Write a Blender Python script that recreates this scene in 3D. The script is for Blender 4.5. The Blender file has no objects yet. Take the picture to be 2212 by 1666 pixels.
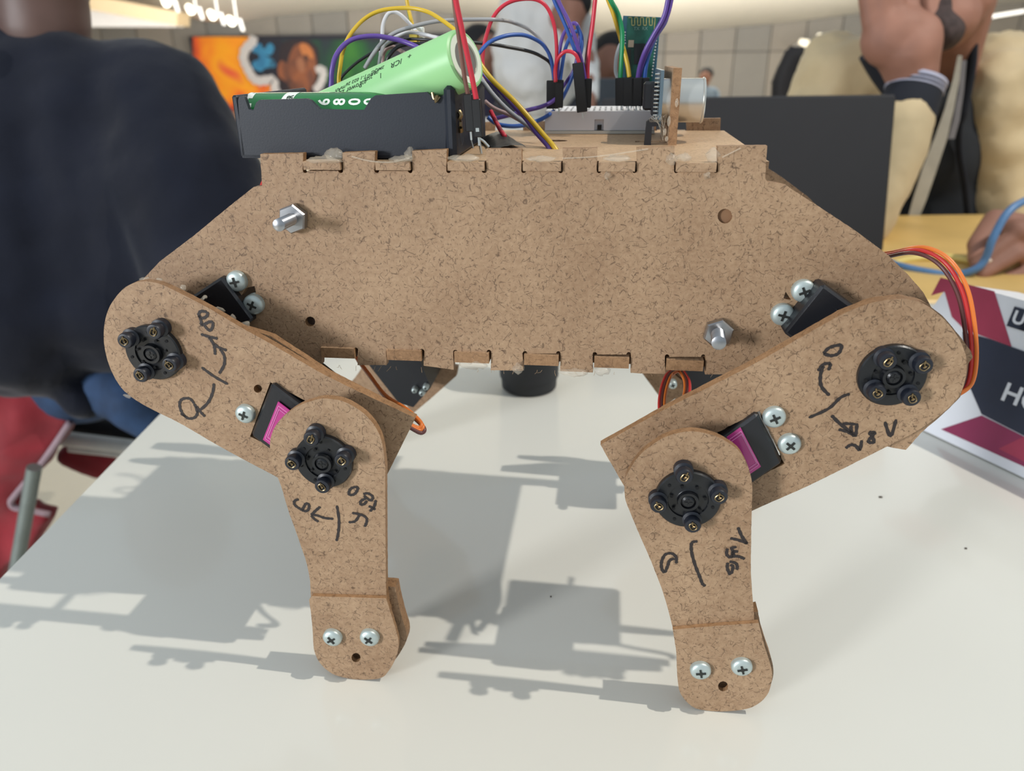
import bpy, math, random
import numpy as np
from mathutils import Matrix, Vector
from mathutils.geometry import tessellate_polygon
from mathutils import noise as mnoise
random.seed(7)
SC = bpy.context.scene
COL = SC.collection
# ------------------------------------------------------------------ camera, world, lights, exposure
FPX = 1600.0                      # focal length in pixels of the 2212 x 1666 frame
PITCH, ROLL = math.radians(24.0), math.radians(-0.75)
CAM = Vector((0.0, 0.0, 0.74 + 0.2285))
TZ = 0.74                         # table top height
cp, sp, cr, sr = math.cos(PITCH), math.sin(PITCH), math.cos(ROLL), math.sin(ROLL)
right = Vector((cr, sr * sp, sr * cp)); up = Vector((-sr, cr * sp, cr * cp)); fwd = Vector((0, cp, -sp))
cam = bpy.data.cameras.new('camera')
cam.sensor_width = 36.0; cam.lens = 36.0 * FPX / 2212.0
cam.clip_start = 0.02; cam.clip_end = 200
cam.dof.use_dof = True; cam.dof.focus_distance = 0.262; cam.dof.aperture_fstop = 13.0
camo = bpy.data.objects.new('camera', cam); COL.objects.link(camo)
m = Matrix.Identity(4)
for i in range(3):
    m[i][0] = right[i]; m[i][1] = up[i]; m[i][2] = -fwd[i]; m[i][3] = CAM[i]
camo.matrix_world = m
SC.camera = camo
w = bpy.data.worlds.new('world'); SC.world = w; w.use_nodes = True
bg = w.node_tree.nodes['Background']; bg.inputs[0].default_value = (0.80, 0.91, 1.0, 1); bg.inputs[1].default_value = 0.58
def light(name, kind, loc, target, energy, color, **kw):
    l = bpy.data.lights.new(name, kind); l.energy = energy; l.color = color
    for k, v in kw.items(): setattr(l, k, v)
    o = bpy.data.objects.new(name, l); COL.objects.link(o); o.location = loc
    o.rotation_euler = (Vector(target) - Vector(loc)).to_track_quat('-Z', 'Y').to_euler()
    return o
light('key_spot', 'SPOT', (1.66, -0.07, 3.24), (0.0, 0.27, 0.80), 215, (1.0, 0.94, 0.85), shadow_soft_size=0.022, spot_size=math.radians(80), spot_blend=0.6)
light('left_window', 'AREA', (-2.7, -1.9, 1.45), (0, 0.25, 0.88), 100, (0.95, 0.97, 1.0), shape='RECTANGLE', size=0.5, size_y=0.8)
light('ceiling_fill', 'AREA', (1.0, 9.0, 0.9), (1.0, 11.0, 3.0), 900, (0.97, 0.98, 0.98), shape='RECTANGLE', size=14, size_y=3)  # unseen fill, added low in the hall to brighten the ceiling
light('wall_wash', 'AREA', (2.0, 14.2, 2.6), (2.0, 16.5, 1.2), 190, (1.0, 0.88, 0.74), shape='RECTANGLE', size=24, size_y=0.3)
SC.view_settings.view_transform = 'Standard'; SC.view_settings.look = 'None'
SC.view_settings.gamma = 1.0; SC.view_settings.use_curve_mapping = False; SC.view_settings.exposure = 0.0

# ------------------------------------------------------------------ frames: the robot stands turned a few degrees on the table
YAW = math.atan(0.13); Y0 = 0.25
RF = Matrix.Translation((0, Y0, TZ)) @ Matrix.Rotation(-YAW, 4, 'Z')
RN = Vector((math.sin(YAW), math.cos(YAW), 0))       # robot depth axis in the world
def ray(px, py):
    x = (px - 1106) / FPX; y = -(py - 833) / FPX
    return fwd + right * x + up * y
def U(px, py, off=0.0):
    """point of the robot plane 'off' metres in front of its side panel, world"""
    r = ray(px, py); O = Vector((0, Y0, CAM.z)) - RN * off
    return CAM + r * ((O - CAM).dot(RN) / r.dot(RN))
RFI = RF.inverted()
def UL(px, py, off=0.0): return RFI @ U(px, py, off)
def HZ(px, py, z):
    r = ray(px, py); return CAM + r * ((z - CAM.z) / r.z)
def W(px, py, Y):
    r = ray(px, py); return CAM + r * (Y / r.y)
def WR(px, py, Y, rpx):
    r = ray(px, py); t = Y / r.y
    return CAM + r * t, rpx * t / FPX
def RL(x, y, z): return RF @ Vector((x, y, z))
def S(pts, s, ox=0, oy=0): return [(ox + a / s, oy + b / s) for a, b in pts]

# ------------------------------------------------------------------ materials
MATS = {}
def lin(c): return tuple((v / 12.92 if v <= .04045 else ((v + .055) / 1.055) ** 2.4) for v in [x / 255 for x in c])
def mat(name, rgb, rough=0.5, metal=0.0, var=0.06, scale=40, bump=0.0, bscale=200, spec=0.5, trans=0.0, emit=0.0, alpha=1.0, sheen=0.0, coat=0.0, bdist=0.0005):
    if name in MATS: return MATS[name]
    M = bpy.data.materials.new(name); M.use_nodes = True; nt = M.node_tree; b = nt.nodes['Principled BSDF']
    c = lin(rgb)
    tc = nt.nodes.new('ShaderNodeTexCoord')
    n = nt.nodes.new('ShaderNodeTexNoise'); n.inputs['Scale'].default_value = scale; n.inputs['Detail'].default_value = 4
    nt.links.new(tc.outputs['Object'], n.inputs['Vector'])
    r = nt.nodes.new('ShaderNodeValToRGB')
    r.color_ramp.elements[0].position = 0.3; r.color_ramp.elements[1].position = 0.7
    r.color_ramp.elements[0].color = (*[max(0, v * (1 - var * 2)) for v in c], 1); r.color_ramp.elements[1].color = (*[min(1, v * (1 + var)) for v in c], 1)
    nt.links.new(n.outputs['Fac'], r.inputs['Fac']); nt.links.new(r.outputs['Color'], b.inputs['Base Color'])
    b.inputs['Roughness'].default_value = rough; b.inputs['Metallic'].default_value = metal
    b.inputs['Specular IOR Level'].default_value = spec
    b.inputs['Transmission Weight'].default_value = trans; b.inputs['Alpha'].default_value = alpha
    b.inputs['Sheen Weight'].default_value = sheen; b.inputs['Coat Weight'].default_value = coat
    if emit:
        b.inputs['Emission Color'].default_value = (*c, 1); b.inputs['Emission Strength'].default_value = emit
    if bump:
        n2 = nt.nodes.new('ShaderNodeTexNoise'); n2.inputs['Scale'].default_value = bscale; n2.inputs['Detail'].default_value = 3
        nt.links.new(tc.outputs['Object'], n2.inputs['Vector'])
        bp = nt.nodes.new('ShaderNodeBump'); bp.inputs['Strength'].default_value = bump; bp.inputs['Distance'].default_value = bdist
        nt.links.new(n2.outputs['Fac'], bp.inputs['Height']); nt.links.new(bp.outputs['Normal'], b.inputs['Normal'])
    MATS[name] = M; return M
def mdf_mat(name, light_c, dark_c, fibre_c, fib=1.0):
    M = bpy.data.materials.new(name); M.use_nodes = True; nt = M.node_tree; b = nt.nodes['Principled BSDF']; N = nt.nodes.new; L = nt.links.new
    tc = N('ShaderNodeTexCoord')
    big = N('ShaderNodeTexNoise'); big.inputs['Scale'].default_value = 28; big.inputs['Detail'].default_value = 3
    fine = N('ShaderNodeTexNoise'); fine.inputs['Scale'].default_value = 520; fine.inputs['Detail'].default_value = 5; fine.inputs['Roughness'].default_value = .7
    L(tc.outputs['Object'], big.inputs['Vector']); L(tc.outputs['Object'], fine.inputs['Vector'])
    add = N('ShaderNodeMath'); add.operation = 'MULTIPLY_ADD'; add.inputs[1].default_value = 0.40
    L(big.outputs['Fac'], add.inputs[0])
    f2 = N('ShaderNodeMath'); f2.operation = 'MULTIPLY'; f2.inputs[1].default_value = .55; L(fine.outputs['Fac'], f2.inputs[0]); L(f2.outputs[0], add.inputs[2])
    rp = N('ShaderNodeValToRGB'); rp.color_ramp.elements[0].position = .36; rp.color_ramp.elements[1].position = .62
    rp.color_ramp.elements[0].color = (*lin(dark_c), 1); rp.color_ramp.elements[1].color = (*lin(light_c), 1)
    L(add.outputs[0], rp.inputs['Fac']); col = rp.outputs['Color']
    for k, (sc, th, wv, mp) in enumerate([(170, .024, .010, .53), (260, .038, .007, .53), (400, .06, .005, .53), (120, .014, .015, .58)]):
        wn = N('ShaderNodeTexNoise'); wn.inputs['Scale'].default_value = 90 + 60 * k; wn.inputs['Detail'].default_value = 1
        off = N('ShaderNodeVectorMath'); off.operation = 'ADD'; off.inputs[1].default_value = (k * 3.1, k * 1.7, k * 2.3)
        L(tc.outputs['Object'], off.inputs[0]); L(off.outputs[0], wn.inputs['Vector'])
        sv = N('ShaderNodeVectorMath'); sv.operation = 'SCALE'; sv.inputs['Scale'].default_value = wv; L(wn.outputs['Color'], sv.inputs[0])
        av = N('ShaderNodeVectorMath'); av.operation = 'ADD'; L(off.outputs[0], av.inputs[0]); L(sv.outputs[0], av.inputs[1])
        vo = N('ShaderNodeTexVoronoi'); vo.feature = 'DISTANCE_TO_EDGE'; vo.inputs['Scale'].default_value = sc; L(av.outputs[0], vo.inputs['Vector'])
        mr = N('ShaderNodeMapRange'); mr.inputs['From Min'].default_value = th * .35; mr.inputs['From Max'].default_value = th; mr.inputs['To Min'].default_value = 1; mr.inputs['To Max'].default_value = 0
        L(vo.outputs['Distance'], mr.inputs['Value'])
        mk = N('ShaderNodeTexNoise'); mk.inputs['Scale'].default_value = sc * 2.1; mk.inputs['Detail'].default_value = 1; L(off.outputs[0], mk.inputs['Vector'])
        mm = N('ShaderNodeMapRange'); mm.inputs['From Min'].default_value = mp; mm.inputs['From Max'].default_value = mp + .07; L(mk.outputs['Fac'], mm.inputs['Value'])
        mu = N('ShaderNodeMath'); mu.operation = 'MULTIPLY'; L(mr.outputs[0], mu.inputs[0]); L(mm.outputs[0], mu.inputs[1])
        m2 = N('ShaderNodeMath'); m2.operation = 'MULTIPLY'; m2.inputs[1].default_value = (.62, .62, .55, .75)[k] * fib; L(mu.outputs[0], m2.inputs[0])
        mx = N('ShaderNodeMix'); mx.data_type = 'RGBA'; L(m2.outputs[0], mx.inputs['Factor']); L(col, mx.inputs['A']); mx.inputs['B'].default_value = (*lin(fibre_c), 1)
        col = mx.outputs['Result']
    L(col, b.inputs['Base Color']); b.inputs['Roughness'].default_value = .6; b.inputs['Specular IOR Level'].default_value = .45
    bp = N('ShaderNodeBump'); bp.inputs['Strength'].default_value = .35; bp.inputs['Distance'].default_value = .0003
    L(fine.outputs['Fac'], bp.inputs['Height']); L(bp.outputs['Normal'], b.inputs['Normal'])
    MATS[name] = M; return M
mdf_mat('mdf', (176, 146, 115), (145, 115, 87), (74, 52, 36))
mdf_mat('mdf_top_lit', (206, 174, 138), (182, 149, 114), (100, 72, 50), .6)  # same board as mdf, light falling on the top painted in as paler colour
mdf_mat('mdf_edge', (165, 128, 92), (128, 95, 64), (80, 55, 35), .7)
MDF = lambda: [MATS['mdf'], MATS['mdf_edge']]

# ------------------------------------------------------------------ geometry helpers (all coordinates are world unless a frame is given)
WM = {}
class MB:
    def __init__(s): s.v = []; s.f = []; s.m = []
    def add(s, V, F, mi=0, fr=None):
        o = len(s.v)
        s.v += [(fr @ Vector(p)) if fr is not None else Vector(p) for p in V]
        for f in F: s.f.append(tuple(i + o for i in f)); s.m.append(mi)
        return s
    def box(s, c, d, fr=None, mi=0, bev=0.0):
        x, y, z = d[0] / 2, d[1] / 2, d[2] / 2
        if bev <= 0:
            V = [(c[0] + i * x, c[1] + j * y, c[2] + k * z) for i in (-1, 1) for j in (-1, 1) for k in (-1, 1)]
            return s.add(V, [(0, 1, 3, 2), (4, 6, 7, 5), (0, 4, 5, 1), (2, 3, 7, 6), (0, 2, 6, 4), (1, 5, 7, 3)], mi, fr)
        b = min(bev, x * .9, y * .9, z * .9); V = []; idx = {}
        for i in (-1, 1):
            for j in (-1, 1):
                for k in (-1, 1):
                    for a in range(3):
                        p = [i * (x - b), j * (y - b), k * (z - b)]; p[a] = (i * x, j * y, k * z)[a]
                        idx[(i, j, k, a)] = len(V); V.append((c[0] + p[0], c[1] + p[1], c[2] + p[2]))
        F = []
        for a in range(3):
            o1, o2 = [q for q in range(3) if q != a]
            for sgn in (-1, 1):
                q = []
                for (u, v) in ((-1, -1), (1, -1), (1, 1), (-1, 1)):
                    t = [0, 0, 0]; t[a] = sgn; t[o1] = u; t[o2] = v; q.append(idx[(*t, a)])
                F.append(tuple(q))
        for a in range(3):
            b1, b2 = [q for q in range(3) if q != a]
            for u in (-1, 1):
                for v in (-1, 1):
                    t0 = [0] * 3; t0[a] = -1; t0[b1] = u; t0[b2] = v; t1 = list(t0); t1[a] = 1
                    F.append((idx[(*t0, b1)], idx[(*t1, b1)], idx[(*t1, b2)], idx[(*t0, b2)]))
        for i in (-1, 1):
            for j in (-1, 1):
                for k in (-1, 1): F.append((idx[(i, j, k, 0)], idx[(i, j, k, 1)], idx[(i, j, k, 2)]))
        return s.add(V, F, mi, fr)
    def rings(s, rings, closed_ends=True, mi=0, fr=None, loop=False):
        V = [p for r in rings for p in r]; n = len(rings[0]); F = []; R = len(rings)
        for i in range(R if loop else R - 1):
            a = i * n; b = ((i + 1) % R) * n
            for j in range(n): F.append((a + j, a + (j + 1) % n, b + (j + 1) % n, b + j))
        if closed_ends and not loop: F.append(tuple(range(n - 1, -1, -1))); F.append(tuple((R - 1) * n + j for j in range(n)))
        return s.add(V, F, mi, fr)
    def tube(s, pts, r, n=8, mi=0, smooth=0, fr=None, flat=None):
        P = [Vector(p) for p in pts]
        rr = list(r) if isinstance(r, (list, tuple)) else [r] * len(P)
        if smooth: P, rr = spline(P, rr, smooth)
        rg = []; pu = None
        for i, p in enumerate(P):
            t = (P[min(i + 1, len(P) - 1)] - P[max(i - 1, 0)])
            t = t.normalized() if t.length > 1e-12 else Vector((0, 0, 1))
            if pu is None: a = Vector((0, 0, 1)) if abs(t.z) < .9 else Vector((1, 0, 0)); u = t.cross(a).normalized()
            else: u = (pu - t * pu.dot(t)).normalized()
            pu = u; v = t.cross(u)
            fl = flat or 1
            rg.append([p + (u * math.cos(2 * math.pi * k / n) + v * math.sin(2 * math.pi * k / n) * fl) * rr[i] for k in range(n)])
        return s.rings(rg, True, mi, fr)
    def cyl(s, p0, p1, r0, r1=None, n=20, mi=0, fr=None):
        return s.tube([p0, p1], [r0, r0 if r1 is None else r1], n, mi, 0, fr)
    def lathe(s, prof, n=28, fr=None, mi=0):
        """profile (r, h) around the local z axis of fr"""
        rg = [[(max(r, 1e-6) * math.cos(2 * math.pi * k / n), max(r, 1e-6) * math.sin(2 * math.pi * k / n), h) for k in range(n)] for r, h in prof]
        return s.rings(rg, True, mi, fr)
    def prism(s, outer, holes, y0, y1, fr=None, side=1, ax='xz'):
        """outline in local x,z extruded along local y; faces mat 0, cut edges mat 'side'"""
        def P(p, y): return (p[0], y, p[1]) if ax == 'xz' else (p[0], p[1], y)
        loops = [list(outer)] + [list(h) for h in holes]
        flat = [p for l in loops for p in l]; n = len(flat)
        tr = tessellate_polygon([[Vector((p[0], p[1], 0)) for p in l] for l in loops])
        V = [P(p, y0) for p in flat] + [P(p, y1) for p in flat]
        F = [tuple(t) for t in tr]; F += [tuple(n + i for i in reversed(t)) for t in tr]
        s.add(V, F, 0, fr); F = []; o = 0
        for l in loops:
            k = len(l)
            for i in range(k): a = o + i; b = o + (i + 1) % k; F.append((a, b, b + n, a + n))
            o += k
        return s.add(V, F, side, fr)
    def ribbon(s, pts, wd, nrm, lift=0.0, mi=0):
        """flat stroke lying on a plane of normal nrm"""
        P = [Vector(p) for p in pts]; V = []
        nrm = Vector(nrm).normalized()
        for i, p in enumerate(P):
            t = (P[min(i + 1, len(P) - 1)] - P[max(i - 1, 0)]); t = t.normalized() if t.length > 1e-12 else Vector((1, 0, 0))
            sd = t.cross(nrm).normalized(); ww = wd * (.55 if i in (0, len(P) - 1) else 1) * (1 + .18 * math.sin(i * 2.3))
            V += [p + sd * ww + nrm * lift, p - sd * ww + nrm * lift]
        return s.add(V, [(2 * i, 2 * i + 1, 2 * i + 3, 2 * i + 2) for i in range(len(P) - 1)], mi)
    def make(s, name, mats, parent=None, org=None, smooth=True, ang=35, rot=None):
        return mk(name, s.v, s.f, s.m, mats, parent, org, smooth, ang, rot)
def spline(P, rr, sub):
    out = []; ro = []; n = len(P)
    for i in range(n - 1):
        p0, p1, p2, p3 = P[max(i - 1, 0)], P[i], P[i + 1], P[min(i + 2, n - 1)]
        for k in range(sub):
            t = k / sub
            out.append(.5 * ((2 * p1) + (p2 - p0) * t + (2 * p0 - 5 * p1 + 4 * p2 - p3) * t * t + (3 * p1 - p0 - 3 * p2 + p3) * t ** 3))
            ro.append(rr[i] * (1 - t) + rr[i + 1] * t)
    out.append(P[-1]); ro.append(rr[-1]); return out, ro
def ob(name, data, Wm, parent):
    o = bpy.data.objects.new(name, data); COL.objects.link(o)
    if parent is not None:
        o.parent = parent; o.matrix_basis = WM[parent.name].inverted() @ Wm
    else: o.matrix_basis = Wm
    WM[o.name] = Wm; return o
def mk(name, V, F, MI, mats, parent=None, org=None, smooth=True, ang=35, rot=None):
    if parent is not None:
        R = WM[parent.name].to_3x3().to_4x4(); o0 = org if org is not None else WM[parent.name].translation
    else:
        R = rot.to_3x3().to_4x4() if rot is not None else Matrix.Identity(4)
        if org is None:
            xs = [p[0] for p in V]; ys = [p[1] for p in V]; zs = [p[2] for p in V]
            org = ((min(xs) + max(xs)) / 2, (min(ys) + max(ys)) / 2, min(zs))
        o0 = org
    Wm = Matrix.Translation(Vector(o0)) @ R; inv = Wm.inverted()
    me = bpy.data.meshes.new(name); me.from_pydata([inv @ Vector(p) for p in V], [], F)
    if not isinstance(mats, (list, tuple)): mats = [mats]
    for mm in mats: me.materials.append(mm)
    if len(mats) > 1: me.polygons.foreach_set('material_index', [min(i, len(mats) - 1) for i in MI])
    me.validate(); me.update()
    import bmesh
    b = bmesh.new(); b.from_mesh(me); bmesh.ops.recalc_face_normals(b, faces=b.faces); b.to_mesh(me); b.free()
    if smooth:
        me.shade_smooth()
        if ang < 180: me.set_sharp_from_angle(angle=math.radians(ang))
    return ob(name, me, Wm, parent)
def empty(name, Wm, parent=None):
    return ob(name, None, Wm, parent)
def tag(o, label, cat, group=None, kind=None):
    if label: o['label'] = label
    if cat: o['category'] = cat
    if group: o['group'] = group
    if kind: o['kind'] = kind
    return o
def dense(poly, step, amp, seed=0, closed=True):
    out = []; n = len(poly)
    for i in range(n if closed else n - 1):
        a = Vector((*poly[i], 0)); b = Vector((*poly[(i + 1) % n], 0)); k = max(1, int((b - a).length / step))
        for j in range(k):
            p = a.lerp(b, j / k); q = p * 900 + Vector((seed, seed, 0))
            out.append((p.x + amp * mnoise.noise(q), p.y + amp * mnoise.noise(q + Vector((7, 3, 1)))))
    return out
def smooth_closed(pts, sub=3):
    P = [Vector((*p, 0)) for p in pts]; n = len(P); out = []
    for i in range(n):
        p0, p1, p2, p3 = P[i - 1], P[i], P[(i + 1) % n], P[(i + 2) % n]
        for k in range(sub):
            t = k / sub
            q = .5 * ((2 * p1) + (p2 - p0) * t + (2 * p0 - 5 * p1 + 4 * p2 - p3) * t * t + (3 * p1 - p0 - 3 * p2 + p3) * t ** 3)
            out.append((q.x, q.y))
    return out
def soft_px(pts, sub=4, lim=38):
    """rounds a traced outline but keeps its sharp corners"""
    P = [Vector((*p, 0)) for p in pts]; n = len(P); cor = []
    for i in range(n):
        a = (P[i] - P[i - 1]); b = (P[(i + 1) % n] - P[i]); cor.append(math.degrees(a.angle(b, 0)) > lim)
    out = []
    for i in range(n):
        j = (i + 1) % n; p1, p2 = P[i], P[j]; p0 = p1 - (p2 - p1) if cor[i] else P[i - 1]; p3 = p2 + (p2 - p1) if cor[j] else P[(j + 1) % n]
        L = (p2 - p1).length
        if L > 1:
            d0 = (p1 - p0); d3 = (p3 - p2)
            if d0.length > L: p0 = p1 - d0 * (L / d0.length)
            if d3.length > L: p3 = p2 + d3 * (L / d3.length)
        for k in range(sub):
            t = k / sub; q = .5 * ((2 * p1) + (p2 - p0) * t + (2 * p0 - 5 * p1 + 4 * p2 - p3) * t * t + (3 * p1 - p0 - 3 * p2 + p3) * t ** 3); out.append((q.x, q.y))
    return out
def circ(x, z, r, n=16): return [(x + r * math.cos(2 * math.pi * k / n), z + r * math.sin(2 * math.pi * k / n)) for k in range(n)]
def px2l(pts, off): return [(lambda q: (q.x, q.z))(UL(a, b, off)) for a, b in pts]
def organic(name, prims, voxel, mats, parent=None, org=None, smooth=4, disp=0.0, dscale=.1, rot=None, extra=None):
    """one continuous surface grown from overlapping tapered limbs and ellipsoids"""
    b = MB()
    for p in prims:
        if p[0] == 'c':
            _, p0, r0, p1, r1 = p; p0 = Vector(p0); p1 = Vector(p1)
            for (c, r) in ((p0, r0), (p1, r1)): sph(b, c, (r, r, r))
            b.cyl(p0, p1, r0, r1, 16)
        elif p[0] == 'e':
            _, c, rad, rt = p; sph(b, Vector(c), rad, rt)
    if extra: extra(b)
    me = bpy.data.meshes.new('tmp'); me.from_pydata(b.v, [], b.f); me.update()
    t = bpy.data.objects.new('tmp', me); COL.objects.link(t)
    r = t.modifiers.new('r', 'REMESH'); r.mode = 'VOXEL'; r.voxel_size = voxel
    s_ = t.modifiers.new('s', 'SMOOTH'); s_.iterations = smooth; s_.factor = .5
    if disp:
        tx = bpy.data.textures.new('folds', 'CLOUDS'); tx.noise_scale = dscale
        d = t.modifiers.new('d', 'DISPLACE'); d.texture = tx; d.strength = disp; d.mid_level = .5
    dg = bpy.context.evaluated_depsgraph_get(); dg.update()
    m2 = bpy.data.meshes.new_from_object(t.evaluated_get(dg))
    V = [v.co.copy() for v in m2.vertices]; F = [tuple(p.vertices) for p in m2.polygons]
    bpy.data.objects.remove(t); bpy.data.meshes.remove(me); bpy.data.meshes.remove(m2)
    return mk(name, V, F, [0] * len(F), mats, parent, org, True, 180, rot)
def sph(b, c, rad, rt=None, n=14, mrings=9):
    rg = []
    for i in range(mrings + 1):
        th = math.pi * i / mrings; th = min(max(th, .06), math.pi - .06)
        ring = []
        for k in range(n):
            a = 2 * math.pi * k / n; p = Vector((rad[0] * math.sin(th) * math.cos(a), rad[1] * math.sin(th) * math.sin(a), rad[2] * math.cos(th)))
            if rt is not None: p = rt @ p
            ring.append(c + p)
        rg.append(ring)
    b.rings(rg)
def glyphs(text, size, bold=0.0):
    cu = bpy.data.curves.new('t', 'FONT'); cu.body = text; cu.size = size; cu.offset = bold; cu.resolution_u = 3
    cu.align_x = 'CENTER'; cu.align_y = 'CENTER'
    o = bpy.data.objects.new('t', cu); COL.objects.link(o)
    dg = bpy.context.evaluated_depsgraph_get(); dg.update()
    me = bpy.data.meshes.new_from_object(o.evaluated_get(dg))
    V = [v.co.copy() for v in me.vertices]; F = [tuple(p.vertices) for p in me.polygons]
    bpy.data.objects.remove(o); bpy.data.curves.remove(cu); bpy.data.meshes.remove(me)
    return V, F
# ------------------------------------------------------------------ common materials
BLK = mat('black_plastic', (26, 28, 33), .38, var=.1, bump=.1, bscale=900)
HORN = mat('black_nylon', (20, 22, 26), .33, var=.1, bump=.15, bscale=600)
RUB = mat('rubber', (24, 28, 38), .42, var=.1)
SCREW = mat('zinc_screw', (186, 198, 196), .42, .55, .04, 300, bump=.05)
STEEL = mat('steel', (170, 172, 176), .3, 1.0, .05, 200)
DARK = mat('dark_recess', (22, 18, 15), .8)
BRASS = mat('brass', (140, 122, 92), .35, 1.0, .1, 900)
LABEL = mat('magenta_label', (190, 52, 138), .35, coat=.4)
LABELR = mat('red_label', (200, 50, 60), .4)
LABLINE = mat('label_line', (226, 140, 196), .4)
INK = mat('marker_ink', (40, 32, 32), .5, var=.12, scale=900)
GLUE = mat('hot_glue', (214, 203, 184), .25, spec=.5, alpha=.24, coat=.3)
HOLE_SHADE = mat('hole_shade', (52, 36, 24), .85)

# ------------------------------------------------------------------ white table first (the robot stands on it)
WHITE = mat('white_laminate', (216, 215, 206), .15, var=.012, scale=6, spec=.45, coat=.25)
TABX0 = HZ(345, 890, TZ).x
t = empty('table', Matrix.Translation((.45, .25, 0))); tag(t, 'white laminate table with a glossy top, the robot dog standing on it', 'table')
b = MB(); b.box(((TABX0 + 1.25) / 2, .14, TZ - .0125), (1.25 - TABX0, 1.12, .025), bev=.0018); b.make('table_top', WHITE, t)
TLEG = mat('white_metal', (205, 206, 204), .35)
for x in (TABX0 + .08, 1.17):
    for y in (-.34, .62):
        b = MB(); b.box((x, y, .3575), (.045, .045, .715), bev=.004); b.make('leg', TLEG, t)
b = MB(); b.box(((TABX0 + 1.25) / 2, .14, TZ - .05), (1.05, .9, .05)); b.make('apron', TLEG, t)

# ------------------------------------------------------------------ ROBOT
BODY_D = .112
robot = empty('robot_dog', RF)
tag(robot, 'four legged walking robot of brown laser-cut fibreboard with black servos', 'robot')
topx = [(655, 740), (810, 890), (965, 1050), (1127, 1215), (1290, 1375), (1457, 1550)]
topy = [331, 327, 323, 322, 320, 317]
botx = [(695, 772), (835, 915), (980, 1060), (1130, 1210), (1281, 1362), (1437, 1523)]
boty = [752, 755, 757, 760, 762, 767]; bots = [789, 790, 800, 802, 806, 809]
def dog(cx, cy, a0, a1, r=5.2, n=6): return [(cx + r * math.cos(math.radians(a0 + (a1 - a0) * k / n)), cy + r * math.sin(math.radians(a0 + (a1 - a0) * k / n))) for k in range(n + 1)]
out = [(562, 333)]
for i, (a, c) in enumerate(topx):
    y = topy[i]; out += [(a, y)]; out += dog(a + 4, 369, 180, 0); out += dog(c - 4, 369, 180, 0); out += [(c, y - 1)]
out += [(1657, 315), (1653, 385), (1658, 393), (1680, 396), (1700, 402), (1850, 500), (1918, 551), (1958, 590), (1995, 632), (2030, 700), (2040, 780), (2000, 870), (1900, 905), (1780, 885), (1650, 815), (1590, 809)]
for i in range(5, -1, -1):
    a, c = botx[i]; out += [(c, bots[i])]; out += dog(c - 4, boty[i] + 4, 0, -180)[:]; out += dog(a + 4, boty[i] + 4, 0, -180); out += [(a, bots[i] - 1)]
out += [(640, 787), (560, 830), (430, 862), (330, 845), (280, 800), (265, 720), (285, 640), (312, 600), (345, 565), (420, 508), (500, 442), (548, 404), (566, 402)]
side_l = px2l(out, 0)
HL = [px2l([(670 + 11 * math.cos(k * .5236), 695 + 11 * math.sin(k * .5236)) for k in range(12)], 0),
      px2l([(1566 + 16 * math.cos(k * .4), 467 + 16 * math.sin(k * .4)) for k in range(15)], 0),
      px2l([(532, 622), (550, 618), (553, 632), (530, 650), (520, 641)], 0), px2l([(1697, 630), (1709, 648), (1692, 645)], 0), px2l([(1722, 655), (1752, 645), (1745, 680), (1728, 668)], 0)]
near_side = MB().prism(dense(side_l, .0012, .00012, 1), HL, 0, .003, RF).make('side_panel', MDF(), robot, smooth=False)
far_side = MB().prism(dense(side_l, .0015, .00012, 5), HL[:2], BODY_D - .003, BODY_D, RF).make('side_panel', MDF(), robot, smooth=False)
b = MB(); b.prism(circ(UL(1566, 467, 0).x, UL(1566, 467, 0).z, .0024), [], .0012, .0028, RF, side=0); b.make('hole_plug', mat('mdf_dark', (132, 98, 70), .8), near_side)
b = MB()
for q in [(670, 695)]: l = UL(*q); b.prism(circ(l.x, l.z, .0020), [], .0022, .0027, RF, side=0)
b.make('hole_shadow', HOLE_SHADE, near_side)  # dark disc that paints the shade inside the hole
# top and bottom panels with their finger tabs
ZT = UL(1170, 350).z; ZTb = UL(1170, 368.6).z
xl, xr = UL(568, 350).x, (RFI @ HZ(1612, 315, TZ + ZT)).x
def fingers(xs, yl, off=.0012):
    return [(UL(a + 3, yl).x, UL(c - 3, yl).x) for a, c in xs]
def panel(tabs, x0, x1):
    o = [(x0, .0032)]
    for a, c in tabs: o += [(a, .0032), (a, -.0012), (c, -.0012), (c, .0032)]
    o += [(x1, .0032), (x1, BODY_D - .0032)]
    for a, c in reversed(tabs): o += [(c, BODY_D - .0032), (c, BODY_D + .0012), (a, BODY_D + .0012), (a, BODY_D - .0032)]
    return o + [(x0, BODY_D - .0032)]
hA = RFI @ HZ(1200, 304, TZ + ZT); hB = RFI @ HZ(1372, 306, TZ + ZT); hC = RFI @ HZ(1428, 306, TZ + ZT)
holes = [[(hA.x + .005 * math.cos(k * .63), hA.y + .0035 * math.sin(k * .63)) for k in range(10)], [(hB.x, hB.y - .002), (hC.x, hB.y - .002), (hC.x, hB.y + .0025), (hB.x, hB.y + .0025)]]
MB().prism(dense(panel(fingers(topx, 358), xl, xr), .002, .0001, 3), holes, ZTb, ZT, RF, ax='xy').make('top_panel', [MATS['mdf_top_lit'], MATS['mdf']], robot, smooth=False)
ZB = UL(1170, 765).z; ZBb = UL(1170, 787).z
MB().prism(dense(panel(fingers(botx, 775), UL(660, 775).x, UL(1560, 785).x), .002, .0001, 9), [], ZBb, ZB, RF, ax='xy').make('bottom_panel', MDF(), robot, smooth=False)
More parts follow.
